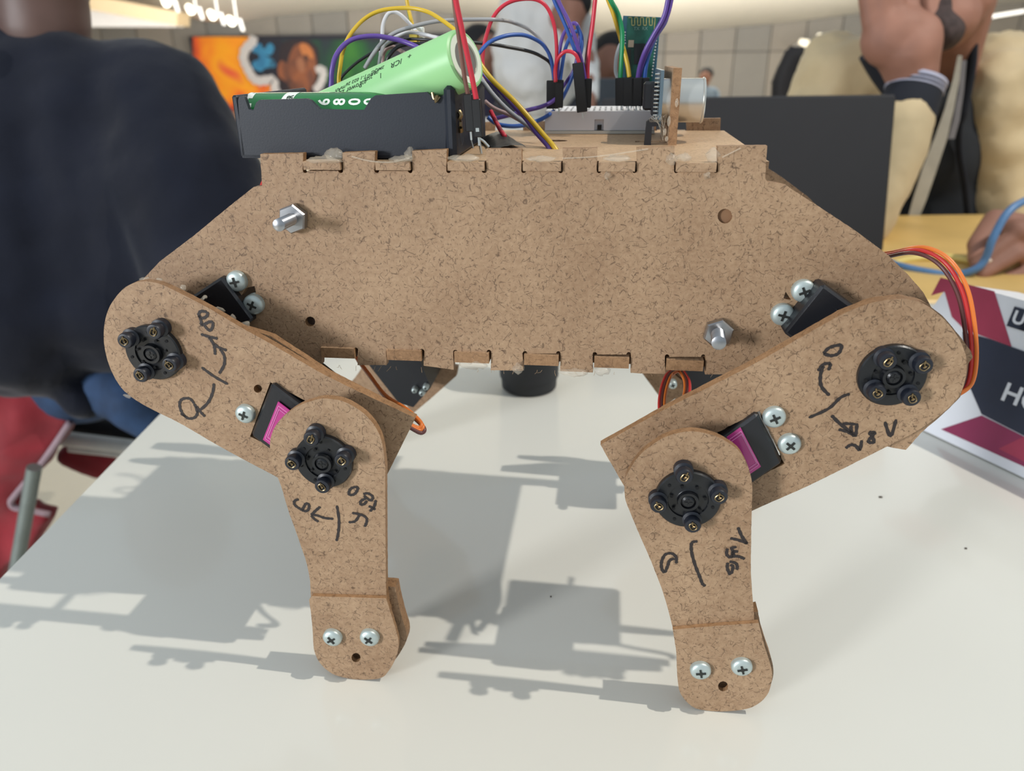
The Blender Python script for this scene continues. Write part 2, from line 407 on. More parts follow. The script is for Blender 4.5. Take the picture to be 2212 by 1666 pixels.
b = MB(); b.box(((xl + UL(620, 500).x) / 2 + .004, BODY_D / 2, (ZT + ZB) / 2 - .002), (.003, BODY_D - .008, (ZT - ZB) * .8), RF); b.make('cross_wall', MATS['mdf'], robot, smooth=False); b = MB(); b.box((xr - .004, BODY_D / 2, (ZT + ZB) / 2), (.003, BODY_D - .008, (ZT - ZB) * .9), RF)
b.make('cross_wall', MATS['mdf'], robot, smooth=False)
# glue beads on the finger joints
def blob(px, py, off, rx, rz, seed):
    l = UL(px, py, off); r = random.Random(seed); b = MB()
    sph(b, Vector((l.x, l.y, l.z)), (rx, .0022, rz), None, 12, 7)
    b.v = [RF @ (p + Vector((mnoise.noise(p * 700 + Vector((seed, 0, 0))), mnoise.noise(p * 700 + Vector((0, seed, 0))), mnoise.noise(p * 700 + Vector((0, 0, seed))))) * .0011) for p in b.v]
    return b.make('glue_blob', GLUE, near_side, ang=180)
for i, (px, py, off, rx, rz) in enumerate([(722, 336, -.001, .0034, .0022), (700, 347, .0004, .0060, .0011), (868, 344, .0004, .0040, .0012), (885, 334, -.001, .0016, .0024), (1003, 342, .0002, .0055, .0010), (1450, 343, 0, .0016, .0018), (1478, 340, -.0005, .0022, .0012), (1540, 338, -.001, .0022, .0026), (1168, 343, 0, .0050, .0008), (1332, 342, 0, .0045, .0008),
        (1020, 788, .0005, .0055, .0013), (1120, 795, .0002, .0022, .0017), (1240, 803, .0003, .0056, .0013), (1300, 800, 0, .003, .0016), (1312, 380, 0.0004, .0008, .0014), (1528, 378, .0004, .0009, .0012)]): blob(px, py, off, rx, rz, i * 3.3 + 1)
b = MB(); b.tube([U(760, 338, .001), U(800, 348, .002), U(850, 350, .002), U(890, 338, .001)], .00025, 6, smooth=4); b.make('glue_string', GLUE, near_side); b = MB(); b.tube([U(1215, 342, .001), U(1290, 338, .001), U(1400, 322, .001)], .0002, 6, smooth=4); b.make('glue_string', GLUE, near_side); b = MB(); b.tube([U(1560, 340, .001), U(1600, 320, .001)], .0002, 6)
b.make('glue_string', GLUE, near_side)
# frayed fibres along the lower edge
b = MB()
for k in range(24):
    x = random.uniform(700, 1560); y = 788 + (x - 700) * .025; a = random.uniform(-.9, .9)
    b.tube([U(x, y, -.0005), U(x + 5 * a, y + 5, -.0002), U(x + 9 * a + random.uniform(-4, 4), y + random.uniform(4, 13), .0003)], .00006, 4)
for k in range(40):
    t_ = random.random(); x = 1700 + t_ * 250; y = 402 + t_ * 185
    b.tube([U(x, y, -.001), U(x + random.uniform(0, 5), y - random.uniform(2, 7), -.001)], .00008, 4)
tag(b.make('frayed_fibre', mat('fibre', (176, 146, 112), .8), near_side), None, None, kind='stuff')

def fr_at(px, py, off, ang=0):
    """frame whose z axis points out of the robot's side, origin on the plane at off"""
    p = U(px, py, off); z = -RN; x = RF.to_3x3() @ Vector((1, 0, 0)); y = Vector((0, 0, 1))
    M = Matrix((( x.x, y.x, z.x, p.x), (x.y, y.y, z.y, p.y), (x.z, y.z, z.z, p.z), (0, 0, 0, 1)))
    return M @ Matrix.Rotation(ang, 4, 'Z')
def screw(px, py, off, r=.0035, ang=.3, parent=robot, name='screw'):
    fr = fr_at(px, py, off, ang); prof = [(0, -.002), (r, -.002), (r, .0006), (r * .97, .0011), (r * .8, .0017), (r * .5, .0020), (0, .0021)]
    b = MB(); b.lathe(prof, 28, fr); o = b.make(name, SCREW, parent)
    b = MB()
    for a in (0, math.pi / 2):
        f2 = fr @ Matrix.Rotation(a, 4, 'Z'); b.box((0, 0, .00205), (r * .95, r * .20, .0006), f2)
    b.box((0, 0, .00208), (r * .36, r * .36, .0006), fr @ Matrix.Rotation(.785, 4, 'Z')); b.make('cross_slot', mat('slot', (58, 60, 58), .5, .6), o, smooth=False)
    return o
for i, (x, y) in enumerate([(512, 607), (549, 657), (1735, 628), (1690, 679)]): screw(x, y, .0008, .0038, .2 + i * .9)
def hexnut(px, py, off, tip, toff, rb, name):
    fr = fr_at(px, py, off, .35); o = MB(); ring = []
    prof = [(.0046, 0), (.0052, .0005), (.0052, .0030), (.0047, .0036), (.0028, .0037)]
    o.lathe(prof, 6, fr); n = o.make('nut', STEEL, robot, ang=20)
    b = MB(); p0 = U(px, py, 0) ; p1 = U(tip[0], tip[1], toff); k = 40; P = []; R = []
    for i in range(k + 1): P.append(p0.lerp(p1, i / k)); R.append(rb * (1 if i % 2 else .88))
    R[-1] = rb * .6; b.tube(P, R, 14); b.make('bolt', STEEL, robot, ang=60)
hexnut(638, 470, 0, (601, 487), .016, .0021, 'a'); hexnut(1550, 716, 0, (1553, 742), .014, .0024, 'b')

def servo(shaft, edge0, edge1, face, depth, off_plate, lab=None, tongue=True, far=0):
    """servo case seen end on through its plate: edge0-edge1 is the visible short edge, shaft the axle; returns the part"""
    s = UL(*shaft, face); a = UL(*edge0, face); c = UL(*edge1, face)
    m = (a + c) / 2; d = (s - m); d.y = 0; d.normalize(); L = .040; wv = (c - a); wv.y = 0; hw = wv.length / 2; wv.normalize()
    cen = m + d * L / 2
    M = RF @ Matrix(((d.x, 0, wv.x, cen.x), (0, 1, 0, 0), (d.z, 0, wv.z, cen.z), (0, 0, 0, 1)))
    b = MB(); b.box((0, -face + depth / 2, 0), (L, depth, hw * 2), M, bev=.0009)
    b.box((-L / 2 + .001, -face + .0015, 0), (.001, .001, hw * 1.7), M); b.box((L * .15, -face - .0001, 0), (L * .6, .0009, hw * 1.75), M, bev=.0006)
    o = b.make('servo', BLK, robot)
    if lab:
        bb = MB(); bb.box((lab[0], -face - .0007, lab[1]), (lab[2], .0004, lab[3]), M); lo = bb.make('servo_label', lab[4], o, smooth=False)
        bb = MB()
        for q in (.86, .74):
            for sg in (-1, 1):
                bb.box((lab[0] + sg * lab[2] / 2 * q, -face - .00095, lab[1]), (.00022, .0002, lab[3] * q), M); bb.box((lab[0], -face - .00095, lab[1] + sg * lab[3] / 2 * q), (lab[2] * q, .0002, .00022), M)
        bb.make('label_print', LABLINE, o, smooth=False)
    bb = MB()
    arc = [(-.012 + .006 * math.cos(k), .006 * math.sin(k)) for k in [i * .2 - 1.5 for i in range(16)]]
    bb.tube([M @ Vector((x_, -face - .0006, z_)) for x_, z_ in arc], .0002, 5); bb.make('moulded_arc', BLK, o)
    return o
servo((338, 758), (478, 598), (548, 692), .0035, .034, 0)
servo((1923, 805), (1693, 720), (1778, 614), .0080, .034, 0, lab=(.0015, .0022, .016, .013, LABELR))
servo((700, 990), (585, 829), (541, 942), .0225, .034, .02, lab=(-.0098, .0005, .0105, .0175, LABEL))
servo((1485, 1073), (1636, 893), (1691, 1001), .0225, .034, .02, lab=(-.0102, -.002, .0056, .0165, LABEL))

# ---- thighs: two glued plates each
thL = [(224, 719), (231, 677), (248, 645), (273, 619), (304, 608), (343, 613), (378, 628), (442, 661), (518, 706), (582, 741), (709, 814), (897, 903), (833, 1032), (711, 1090), (585, 1024), (470, 962), (397, 919), (372, 906), (353, 897), (295, 866), (262, 838), (240, 800), (227, 757)]
thR = [(1297, 961), (1441, 882), (1624, 789), (1815, 681), (1881, 655), (1946, 646), (1991, 655), (2033, 684), (2067, 724), (2086, 767), (2087, 811), (2072, 856), (2033, 895), (1980, 932), (1920, 963), (1741, 1052), (1628, 1102), (1432, 1197)]
thL, thR, shL, ftL, bkL, shR, ftR, bkR = [None] * 0 or (soft_px(thL), soft_px(thR), 0, 0, 0, 0, 0, 0)
lth = px2l(thL, .020); rth = px2l(thR, .020)
lsv = px2l([(584, 826), (540, 943), (660, 1002), (705, 890)], .020); rsv = px2l([(1549, 935), (1640, 888), (1695, 1002), (1600, 1050)], .020)
hl = px2l([(557 + 9 * math.cos(k * .5236), 840 + 9 * math.sin(k * .5236)) for k in range(12)], .020)
tl = MB().prism(dense(lth, .0013, .00012, 11), [lsv, hl], -.020, -.0171, RF).make('thigh_plate', MDF(), robot, smooth=False)
tr = MB().prism(dense(rth, .0013, .00012, 12), [dense(rsv, .0012, .0005, 4)], -.020, -.0171, RF).make('thigh_plate', MDF(), robot, smooth=False)
lin_ = px2l([(224, 722), (231, 680), (248, 648), (273, 622), (304, 611), (343, 616), (378, 631), (442, 664), (518, 706), (577, 724), (588, 728), (709, 807), (893, 901), (833, 1028), (711, 1086), (585, 1022), (470, 960), (397, 917), (353, 895), (295, 862), (262, 835), (240, 797)], .0165)
rin_ = px2l([(1299, 961), (1441, 880), (1624, 786), (1815, 677), (1881, 650), (1946, 641), (1995, 652), (2036, 682), (2070, 722), (2096, 757), (2102, 772), (2092, 785), (2088, 811), (2074, 858), (2035, 897), (1990, 935), (1957, 972), (1930, 968), (1905, 962), (1741, 1050), (1628, 1100), (1434, 1193)], .0165)
MB().prism(dense(lin_, .0013, .00015, 21), [lsv], -.0165, -.0136, RF).make('thigh_plate', MDF(), robot, smooth=False)
MB().prism(dense(rin_, .0013, .00015, 22), [rsv], -.0165, -.0136, RF).make('thigh_plate', MDF(), robot, smooth=False)
screw(531, 893, .0205, .0036, 1.2); screw(1672, 900, .0205, .0037, .5); screw(1705, 958, .0205, .0037, .9)
# white filler glue along the left thigh's edge
b = MB()
for k, (px, py, rr) in enumerate([(312, 604, 7), (345, 607, 6), (395, 622, 5), (440, 645, 6), (470, 668, 9), (500, 685, 7), (530, 702, 6), (278, 855, 7)]):
    l = UL(px, py, .0168); sph(b, l, (rr * .00026, .0007, rr * .00012), None, 10, 6)
b.v = [RF @ (p + Vector((mnoise.noise(p * 600), 0, mnoise.noise(p * 600 + Vector((9, 0, 0))))) * .0012) for p in b.v]
b.make('glue_blob', GLUE, tl, ang=180)

# ---- shins and feet
shL = [(583, 960), (588, 935), (604, 908), (639, 880), (668, 868), (697, 861), (741, 867), (789, 896), (820, 940), (831, 995), (832, 1050), (833, 1212), (835, 1292), (842, 1330), (830, 1360), (690, 1362), (677, 1340), (671, 1280), (669, 1250), (661, 1212), (650, 1180), (636, 1139), (623, 1104), (607, 1050), (588, 1000)]
ftL = [(674, 1289), (834, 1293), (842, 1320), (855, 1365), (862, 1400), (858, 1432), (846, 1460), (831, 1481), (815, 1487), (780, 1489), (750, 1485), (726, 1478), (704, 1462), (688, 1440), (680, 1415), (677, 1374), (673, 1334), (668, 1298)]
bkL = [(838, 1266), (854, 1268), (861, 1307), (871, 1352), (880, 1386), (880, 1409), (862, 1450), (842, 1478), (800, 1486), (740, 1482), (702, 1455), (688, 1400), (690, 1290), (700, 1262)]
shR = [(1349, 1054), (1352, 1031), (1363, 1010), (1376, 991), (1393, 973), (1433, 946), (1463, 936), (1493, 932), (1524, 936), (1554, 946), (1594, 972), (1615, 1007), (1625, 1046), (1624, 1096), (1622, 1234), (1628, 1319), (1632, 1380), (1640, 1420), (1470, 1430), (1455, 1364), (1447, 1332), (1435, 1289), (1422, 1252), (1401, 1200), (1377, 1145), (1358, 1099), (1351, 1080)]
ftR = [(1453, 1362), (1500, 1357), (1560, 1352), (1639, 1346), (1652, 1402), (1664, 1442), (1667, 1469), (1659, 1503), (1641, 1525), (1618, 1538), (1577, 1545), (1536, 1545), (1502, 1539), (1484, 1526), (1468, 1503), (1463, 1472), (1461, 1417), (1457, 1387)]
bkR = [(1628, 1322), (1637, 1320), (1642, 1352), (1654, 1400), (1666, 1442), (1668, 1470), (1659, 1503), (1640, 1524), (1600, 1538), (1510, 1535), (1475, 1500), (1472, 1400), (1480, 1322)]
shL, ftL, bkL, shR, ftR, bkR = [soft_px(q) for q in (shL, ftL, bkL, shR, ftR, bkR)]
shinL = MB().prism(dense(px2l(shL, .032), .0013, .0001, 31), [], -.032, -.0292, RF).make('shin_plate', MDF(), robot, smooth=False)
shinR = MB().prism(dense(px2l(shR, .032), .0013, .0001, 32), [], -.032, -.0292, RF).make('shin_plate', MDF(), robot, smooth=False)
def hole(px, py, r, off): return px2l([(px + r * math.cos(k * .5236), py + r * math.sin(k * .5236)) for k in range(12)], off)
zl = min(p[1] for p in px2l(ftL, .0338)); zr = min(p[1] for p in px2l(ftR, .0338))
def ground(pts, zmin):
    """lets the sole just touch the table"""
    z1 = max(p[1] for p in pts); return [(x, z1 - (z1 - z) * (z1 - .0002) / (z1 - zmin)) for x, z in pts]
def foot(ft, bk, hx, sh):
    f = px2l(ft, .0338); zmin = min(p[1] for p in f); k = px2l(bk, .029); zk = min(p[1] for p in k)
    MB().prism(dense(ground(f, zmin), .0013, .0001, hx), [hole(*sh, .0338)], -.0338, -.0321, RF).make('foot_plate', MDF(), robot, smooth=False)
    MB().prism(dense(ground(k, zk), .0013, .0001, hx + 1), [hole(*sh, .0338)], -.0292, -.0240, RF).make('foot_plate', MDF(), robot, smooth=False)
foot(ftL, bkL, 41, (769, 1421, 10)); foot(ftR, bkR, 43, (1562, 1483, 11))
for x, y, a in [(719, 1376, .6), (799, 1376, .9), (1513, 1447, .2), (1602, 1439, .3)]: screw(x, y, .0343, .0038, a)

# ---- servo horns with rubber grommet studs
def horn(cx, cy, studs, off, rad=.0103):
    fr = fr_at(cx, cy, off); b = MB()
    b.lathe([(0, 0), (rad, 0), (rad, .0016), (rad * .96, .0021), (rad * .62, .0022), (rad * .60, .0016), (rad * .36, .0016), (.0036, .0018), (.0034, .0034), (.0025, .0034), (.0024, .0024), (0, .0024)], 40, fr)
    h = b.make('servo_horn', HORN, robot)
    b = MB()
    for k in range(14):
        a = k * .4488 + .2; r = rad * (.78 if k % 2 else .52); b.cyl(fr @ Vector((r * math.cos(a), r * math.sin(a), .0021)), fr @ Vector((r * math.cos(a), r * math.sin(a), .0024)), .00055, n=10)
    b.make('horn_hole', mat('horn_hole', (6, 6, 8), .9), h)
    b = MB(); b.lathe([(0, .002), (.0022, .002), (.0022, .0030), (.0016, .0035), (0, .0036)], 18, fr); b.box((0, 0, .0036), (.0026, .0005, .0003), fr); b.box((0, 0, .0036), (.0005, .0026, .0003), fr); b.make('hub_screw', HORN, h)
    for i, (sx, sy) in enumerate(studs):
        f2 = fr_at(sx, sy, off + .0062); f2 = f2 @ Matrix.Translation((0, 0, -.0062))
        b = MB(); R = .0028
        b.lathe([(0, .0002), (R * 1.15, .0002), (R * 1.15, .0024), (R * .85, .0028), (R * .8, .0036), (R, .0040), (R, .0054), (R * .9, .0060), (R * .62, .0062), (R * .4, .0060), (0, .0058)], 24, f2)
        st = b.make('grommet', RUB, h)
        b = MB(); a0 = i * 1.3 + .4
        rg = [f2 @ Vector((.00095 * math.cos(a) * (1.2 + .3 * math.sin(2 * a + i)), .0013 * math.sin(a), .0063)) for a in [k * .3927 for k in range(17)]]
        b.tube(rg, .00022, 6); b.tube([f2 @ Vector((.0004 * math.cos(a0), .0004, .0062)), f2 @ Vector((.0009 * math.cos(a0), .0019, .0064))], .00028, 6)
        b.tube([f2 @ Vector((0, -.0004, .006)), f2 @ Vector((.0003, .0004, .0064))], .0005, 8); b.make('eyelet', BRASS, h)
    return h
horn(336, 759, [(331, 718), (268, 738), (365, 790), (302, 812)], .020)
horn(702, 993, [(671, 950), (738, 997), (630, 1003), (695, 1053)], .032)
horn(1924, 808, [(1919, 783), (1997, 792), (1896, 851), (1971, 862)], .020)
horn(1485, 1074, [(1479, 1032), (1554, 1076), (1423, 1095), (1497, 1138)], .032, .0108)

# ---- felt pen writing
def ink(strokes, s, ox, oy, off, parent, wd=.00055):
    b = MB()
    for st in strokes:
        P = [U(a, c, off) for a, c in S(st, s, ox, oy)]
        if len(P) > 2: P, _ = spline(P, [1] * len(P), 5)
        elif len(P) == 2: P = [P[0].lerp(P[1], k / 4) for k in range(5)]
        b.ribbon(P, wd, -RN, .00015)
    b.make('pen_writing', INK, parent, smooth=False)
ink([[(775, 388), (735, 385), (722, 412), (748, 432), (778, 415), (782, 388)], [(722, 412), (738, 450), (738, 472), (752, 478)], [(738, 480), (765, 470), (800, 455), (818, 468), (812, 500), (795, 515), (775, 500), (760, 482)],
     [(735, 540), (800, 560), (850, 570)], [(790, 562), (818, 600), (830, 640), (832, 680)], [(818, 600), (860, 632), (912, 650)], [(865, 640), (895, 690), (893, 750), (860, 808)],
     [(740, 765), (830, 830), (920, 880)], [(825, 875), (815, 940), (780, 1010), (712, 1070)], [(705, 1028), (735, 1070), (765, 1100)], [(690, 1010), (660, 978), (612, 980), (592, 1010), (602, 1062), (640, 1108), (690, 1108), (712, 1072), (690, 1010)], [(598, 1078), (640, 1106)]], 3.143, 200, 550, .020, tl, .00052)
ink([[(1215, 492), (1245, 462), (1302, 450), (1292, 488), (1255, 502), (1215, 492)], [(1245, 700), (1205, 655), (1200, 600), (1215, 552)], [(1188, 578), (1215, 545), (1252, 540)], [(1252, 540), (1240, 575)],
     [(1142, 810), (1240, 765), (1300, 710), (1346, 692)], [(1255, 798), (1295, 838), (1375, 900)], [(1290, 868), (1335, 880), (1372, 902)], [(1310, 838), (1375, 843)], [(1350, 850), (1355, 885)], [(1382, 838), (1375, 905)],
     [(1325, 962), (1350, 945), (1375, 950), (1395, 970), (1405, 922)], [(1440, 882), (1470, 885), (1452, 905), (1438, 930), (1465, 932), (1458, 905), (1440, 882)], [(1520, 830), (1548, 902), (1576, 818)]], 2.2994, 1250, 550, .020, tr, .00054)
ink([[(790, 8), (825, 12), (812, 50), (785, 70), (755, 65), (762, 30), (790, 8)], [(870, 65), (905, 58), (945, 85), (930, 115), (895, 95), (875, 75)], [(890, 98), (850, 120), (850, 148), (878, 142), (898, 118)], [(970, 112), (955, 165), (922, 202)], [(912, 160), (950, 178), (965, 190)],
     [(780, 215), (840, 225), (890, 250), (897, 285), (880, 325)], [(840, 228), (805, 280), (752, 290)], [(658, 155), (675, 270), (670, 370), (655, 440)], [(630, 262), (560, 255), (500, 235), (455, 230)], [(525, 165), (490, 195), (452, 232)], [(452, 235), (480, 265), (512, 285)],
     [(352, 105), (320, 120), (322, 152), (360, 180), (388, 196), (412, 200), (432, 185), (435, 150), (412, 140), (395, 165), (380, 192)]], 3.7025, 550, 1050, .032, shinL, .0005)
ink([[(525, 545), (522, 500), (490, 475), (445, 485), (420, 540), (425, 590), (445, 605), (465, 560), (478, 525), (510, 512)], [(675, 390), (635, 400), (632, 460), (655, 550), (690, 640), (710, 690), (732, 705)], [(960, 290), (985, 350), (1025, 410)], [(905, 368), (960, 380), (1028, 405)],
     [(885, 440), (880, 480), (905, 502), (928, 470), (915, 438), (950, 430)], [(912, 500), (945, 495), (975, 500), (1008, 515)], [(935, 492), (920, 475), (935, 462), (962, 462)], [(900, 532), (945, 545), (955, 575), (948, 590)], [(888, 540), (885, 580), (905, 628)], [(905, 555), (925, 570), (912, 620)]], 3.267, 1300, 1050, .032, shinR, .00054)

# ---- far legs, seen in slivers between and behind the near ones
def rot2(pts, c, a): return [(c[0] + (x - c[0]) * math.cos(a) - (z - c[1]) * math.sin(a), c[1] + (x - c[0]) * math.sin(a) + (z - c[1]) * math.cos(a)) for x, z in pts]
def far_leg(th, sh, hip, knee, rotv, lean):
    h = UL(*hip, .02); h = (h.x, h.z); k = UL(*knee, .032); k = (k.x, k.z)
    ft = sh[1]; T = rot2(th, h, rotv); k2 = rot2([k], h, rotv)[0]
    y0 = BODY_D + .0136
    MB().prism(dense(T, .002, .0001, 51), [], y0, y0 + .0064, RF).make('thigh_plate', MDF(), robot, smooth=False)
    def shin(a): return [[(x + k2[0] - k[0], z + k2[1] - k[1]) for x, z in rot2(p, k, a)] for p in (sh[0], ft)]
    lo, hi = 0.0, 1.5 * lean
    for _ in range(40):
        mid = (lo + hi) / 2; zm = min(p[1] for p in shin(mid)[1])
        if zm < .0002: lo = mid
        else: hi = mid
    A, B = shin((lo + hi) / 2)
    MB().prism(dense(A, .002, .0001, 52), [], y0 + .0156, y0 + .0184, RF).make('shin_plate', MDF(), robot, smooth=False)
    MB().prism(dense(B, .002, .0001, 53), [], y0 + .0185, y0 + .0215, RF).make('foot_plate', MDF(), robot, smooth=False)
    b = MB(); fr = RF @ Matrix.Translation((k2[0], y0 + .0184, k2[1])) @ Matrix.Rotation(-math.pi / 2, 4, 'X'); b.lathe([(0, 0), (.0103, 0), (.0103, .002), (0, .0034)], 24, fr)
    fr = RF @ Matrix.Translation((h[0], y0 + .0064, h[1])) @ Matrix.Rotation(-math.pi / 2, 4, 'X'); b.lathe([(0, 0), (.0103, 0), (.0103, .002), (0, .0034)], 24, fr); b.make('servo_horn', HORN, robot)
    return k2, h
kL = far_leg(lth, (px2l(shL, .032), px2l(ftL, .0338)), (336, 759), (702, 993), -.20, -1)
kR = far_leg(rth, (px2l(shR, .032), px2l(ftR, .0338)), (1924, 808), (1485, 1074), .14, 1)
# far servos reaching back under the body
def block(p4, y0, y1, name, m=BLK):
    q = [(lambda l: (l.x, l.z))(UL(a, c, -y0)) for a, c in p4]; return MB().prism(q, [], y0, y1, RF, side=0).make(name, m, robot, smooth=False)
s1 = block([(790, 780), (905, 770), (930, 838), (893, 880), (862, 872)], .098, BODY_D + .02, 'servo')
s2 = block([(1483, 770), (1560, 790), (1600, 812), (1560, 850), (1490, 862), (1478, 846)], .094, BODY_D + .02, 'servo')
for x, y in [(896, 842), (912, 848), (920, 836)]: screw(x, y, -.0965, .0016, .4, s1)
screw(1453, 830, -.093, .0022, .4, s2)
block([(1405, 795), (1440, 795), (1520, 860), (1500, 900), (1446, 850)], BODY_D, BODY_D + .003, 'side_bracket', MATS['mdf'])

block([(870, 770), (990, 792), (986, 812), (930, 862), (893, 893), (880, 880)], BODY_D + .0205, BODY_D + .0235, 'side_bracket', MATS['mdf'])
# ---- servo cables
OR, RD, BR = mat('cable_orange', (222, 120, 50), .4), mat('cable_red', (196, 52, 50), .4), mat('cable_brown', (98, 56, 54), .4)
def servo_cable(pts, sep=.00105, r=.00068, order=(OR, RD, BR), dirv=(1, -1)):
    """three insulated wires side by side; pts = (px, py, robot depth)"""
    root = None
    for i, mm in enumerate(order):
        k = (i - 1) * sep; P = []
        for (a, c, y) in pts:
            l = UL(a, c, -y); P.append(RF @ (l + Vector((-dirv[0] * k, .0004 * i, dirv[1] * -k))))
        b = MB(); b.tube(P, r, 8, smooth=6); o = b.make('servo_cable' if root is None else 'wire_strand', mm, robot if root is None else root, ang=180)
        root = root or o
servo_cable([(1890, 556, .03), (1925, 550, .02), (1985, 541, .004), (2040, 566, -.004), (2078, 625, -.008), (2095, 700, -.010), (2100, 780, -.011), (2090, 835, -.012), (2060, 860, -.013)], dirv=(1, 1))
servo_cable([(770, 775, .03), (800, 815, .02), (835, 860, .008), (880, 890, -.004), (912, 920, -.010), (905, 931, -.012), (880, 918, -.013)], .0010, .0008, (BR, OR, OR), dirv=(.6, -.8))
servo_cable([(1462, 800, .03), (1445, 812, .022), (1433, 845, .012), (1430, 885, 0), (1440, 920, -.008)], .0009, .0006, (OR, BR, RD), dirv=(1, 0))
servo_cable([(1470, 800, .03), (1484, 825, .02), (1482, 860, .01), (1462, 895, -.006)], .0009, .0006, (RD, BR, OR), dirv=(1, 0))
b = MB(); b.tube([U(575, 385, -.01), U(566, 402, -.012), U(570, 420, -.01)], .0008, 8, smooth=4); b.make('servo_cable', RD, robot)
# ------------------------------------------------------------------ battery holder and cells
HB = mat('holder_plastic', (25, 31, 42), .5, var=.05, bump=.05, bscale=1500)
HY = .0045
def PL(px, py, y): l = UL(px, py, -y); return l
holder = empty('battery_holder', RF @ Matrix.Translation((PL(523, 338, HY).x, HY, ZT)))
tag(holder, 'black plastic battery holder lying along the top of the robot', 'battery holder')
wall = [(524, 341), (514, 218), (516, 210), (521, 207), (528, 210), (537, 236), (547, 239), (553, 222), (560, 216), (662, 213), (671, 217), (690, 236), (786, 238), (801, 213), (811, 206), (922, 199), (930, 206), (945, 211), (957, 206), (963, 200), (963, 341)]
wl = [(p.x, max(p.z, ZT + .0003)) for p in [PL(a, c, HY) for a, c in wall]]
x0 = wl[0][0]; x1 = PL(963, 300, HY).x; xc = x1 + .0036; HD = .062
zt = PL(963, 187, HY).z; zw = PL(560, 216, HY).z
MB().prism(wl, [], HY, HY + .002, RF, side=0).make('wall', HB, holder, smooth=False)
b = MB(); b.prism([(p[0], min(p[1] - .0004, zw - .0045)) for p in wl], [], HY + HD - .002, HY + HD, RF, side=0); b.make('wall', HB, holder, smooth=False)
for k in (1, 2):
    b = MB(); b.box(((x0 + x1) / 2, HY + .001 + k * .0202, ZT + .004), (x1 - x0 - .004, .0012, .007), RF); b.make('divider', HB, holder, smooth=False)
b = MB(); b.box(((x0 + x1) / 2, HY + HD / 2, ZT + .0010), (x1 - x0, HD, .0014), RF, bev=.0003); b.make('floor_plate', HB, holder, smooth=False)
b = MB(); b.box((x0 + .0004, HY + HD / 2, (ZT + zw) / 2 + .001), (.0022, HD, zw - ZT + .001), RF, bev=.0006); b.make('end_wall', HB, holder, smooth=False)
b = MB(); b.box(((x1 + xc) / 2, HY + HD / 2 - .0006, (ZT + zt) / 2 + .0003), (xc - x1, HD + .001, zt - ZT), RF, bev=.0012); cap = b.make('end_cap', HB, holder, smooth=False)
for k in range(3):
    yk = HY + .009 + k * .0202
    b = MB(); b.tube([RL(xc - .0002, yk + .0042 * math.cos(a), ZT + .0105 + .0068 * math.sin(a)) for a in [i * .3307 for i in range(20)]], .0003, 6); b.make('moulded_ring', mat('moulding', (16, 17, 20), .5), cap)
b = MB(); b.tube([RL(xc + .0003, HY + .0042, ZT + .0150), RL(xc + .0010, HY + .0040, ZT + .0138), RL(xc + .0002, HY + .0045, ZT + .0126)], .0008, 8, smooth=3); b.tube([RL(xc + .0004, HY + .0045, ZT + .0110), RL(xc + .0012, HY + .0045, ZT + .0110)], .0011, 10); b.tube([RL(xc + .0006, HY + .0042, ZT + .0098), RL(xc + .0006, HY + .0048, ZT + .0085)], .0009, 8)
b.make('brass_contact', BRASS, cap)
b = MB(); P = [PL(934, 200, .004), PL(938, 214, .0035), PL(945, 206, .0035), PL(941, 220, .0035), PL(950, 209, .004)]; b.tube([RF @ p for p in P], .0005, 7, smooth=4); b.make('contact_spring', BRASS, holder)

GD = mat('dark_green_wrap', (22, 112, 52), .28, coat=.5, var=.04); WP = mat('white_print', (232, 238, 230), .4)
GLt = mat('mint_wrap', (150, 206, 142), .42, coat=.0, var=.02); BK = mat('black_print', (36, 60, 40), .5)
RC = .0093
def cell_fr(p0, p1):
    d = (p1 - p0).normalized(); z0 = Vector((0, 0, 1)); u = (z0 - d * z0.dot(d)).normalized(); v = d.cross(u)
    return Matrix(((v.x, u.x, d.x, p0.x), (v.y, u.y, d.y, p0.y), (v.z, u.z, d.z, p0.z), (0, 0, 0, 1)))   # local z along the cell, y up
def cell(name, label, p0, L, fr, wrap):
    o = MB(); r = RC
    o.lathe([(0, .0006), (r * .78, .0006), (r * .80, 0), (r * .95, 0), (r, .0006), (r, L - .0012), (r * .975, L - .0004), (r * .90, L), (r * .80, L - .0001), (r * .78, L - .0006), (0, L - .0006)], 56, fr)
    root = o.make(name, wrap, None, org=fr.translation, rot=fr); tag(root, label, 'battery')
    return root
def on_cyl(V, fr, axial, ang, gu, gr, lift=.00008):
    """glyph coordinates -> skin of the cell: gu/gr = (axial, around) direction of the glyph's x and y"""
    out = []
    for p in V:
        a = axial + gu[0] * p.x + gr[0] * p.y; t = ang + (gu[1] * p.x + gr[1] * p.y) / RC; r = RC + lift
        out.append(fr @ Vector((r * math.sin(t), r * math.cos(t), a)))
    return out
def sub_glyph(V, F, n=2):
    return V, F
cy = HY + .002 + RC + .0006; xa = PL(545, 230, cy).x; xb = x1 - .001
zc = PL(750, 203, cy).z - RC * .93; zc = max(zc, ZT + RC + .0018)
p0 = RL(xa, cy, zc); p1 = RL(xb, cy, zc); frc = cell_fr(p0, p1)
c1 = cell('battery_cell', 'dark green battery cell with white digits, lying in the front slot of the holder', p0, (p1 - p0).length, frc, GD)
# angle 0 = top of the cell, negative side is towards the camera
sgn = -1 if (frc @ Vector((RC * math.sin(.5), RC * math.cos(.5), 0)) - p0).dot(RN) > 0 else 1
def ax_of(px): return (PL(px, 226, cy - RC * .8).x - xa)
for ch, px in (('6', 700), ('8', 733), ('0', 766), ('0', 799)):
    V, F = glyphs(ch, .0058, .00014); b = MB(); b.add(on_cyl(V, frc, ax_of(px), sgn * .80, (0, -sgn * 1.0), (-.98, 0)), F); b.make('white_digit', WP, c1, smooth=False)
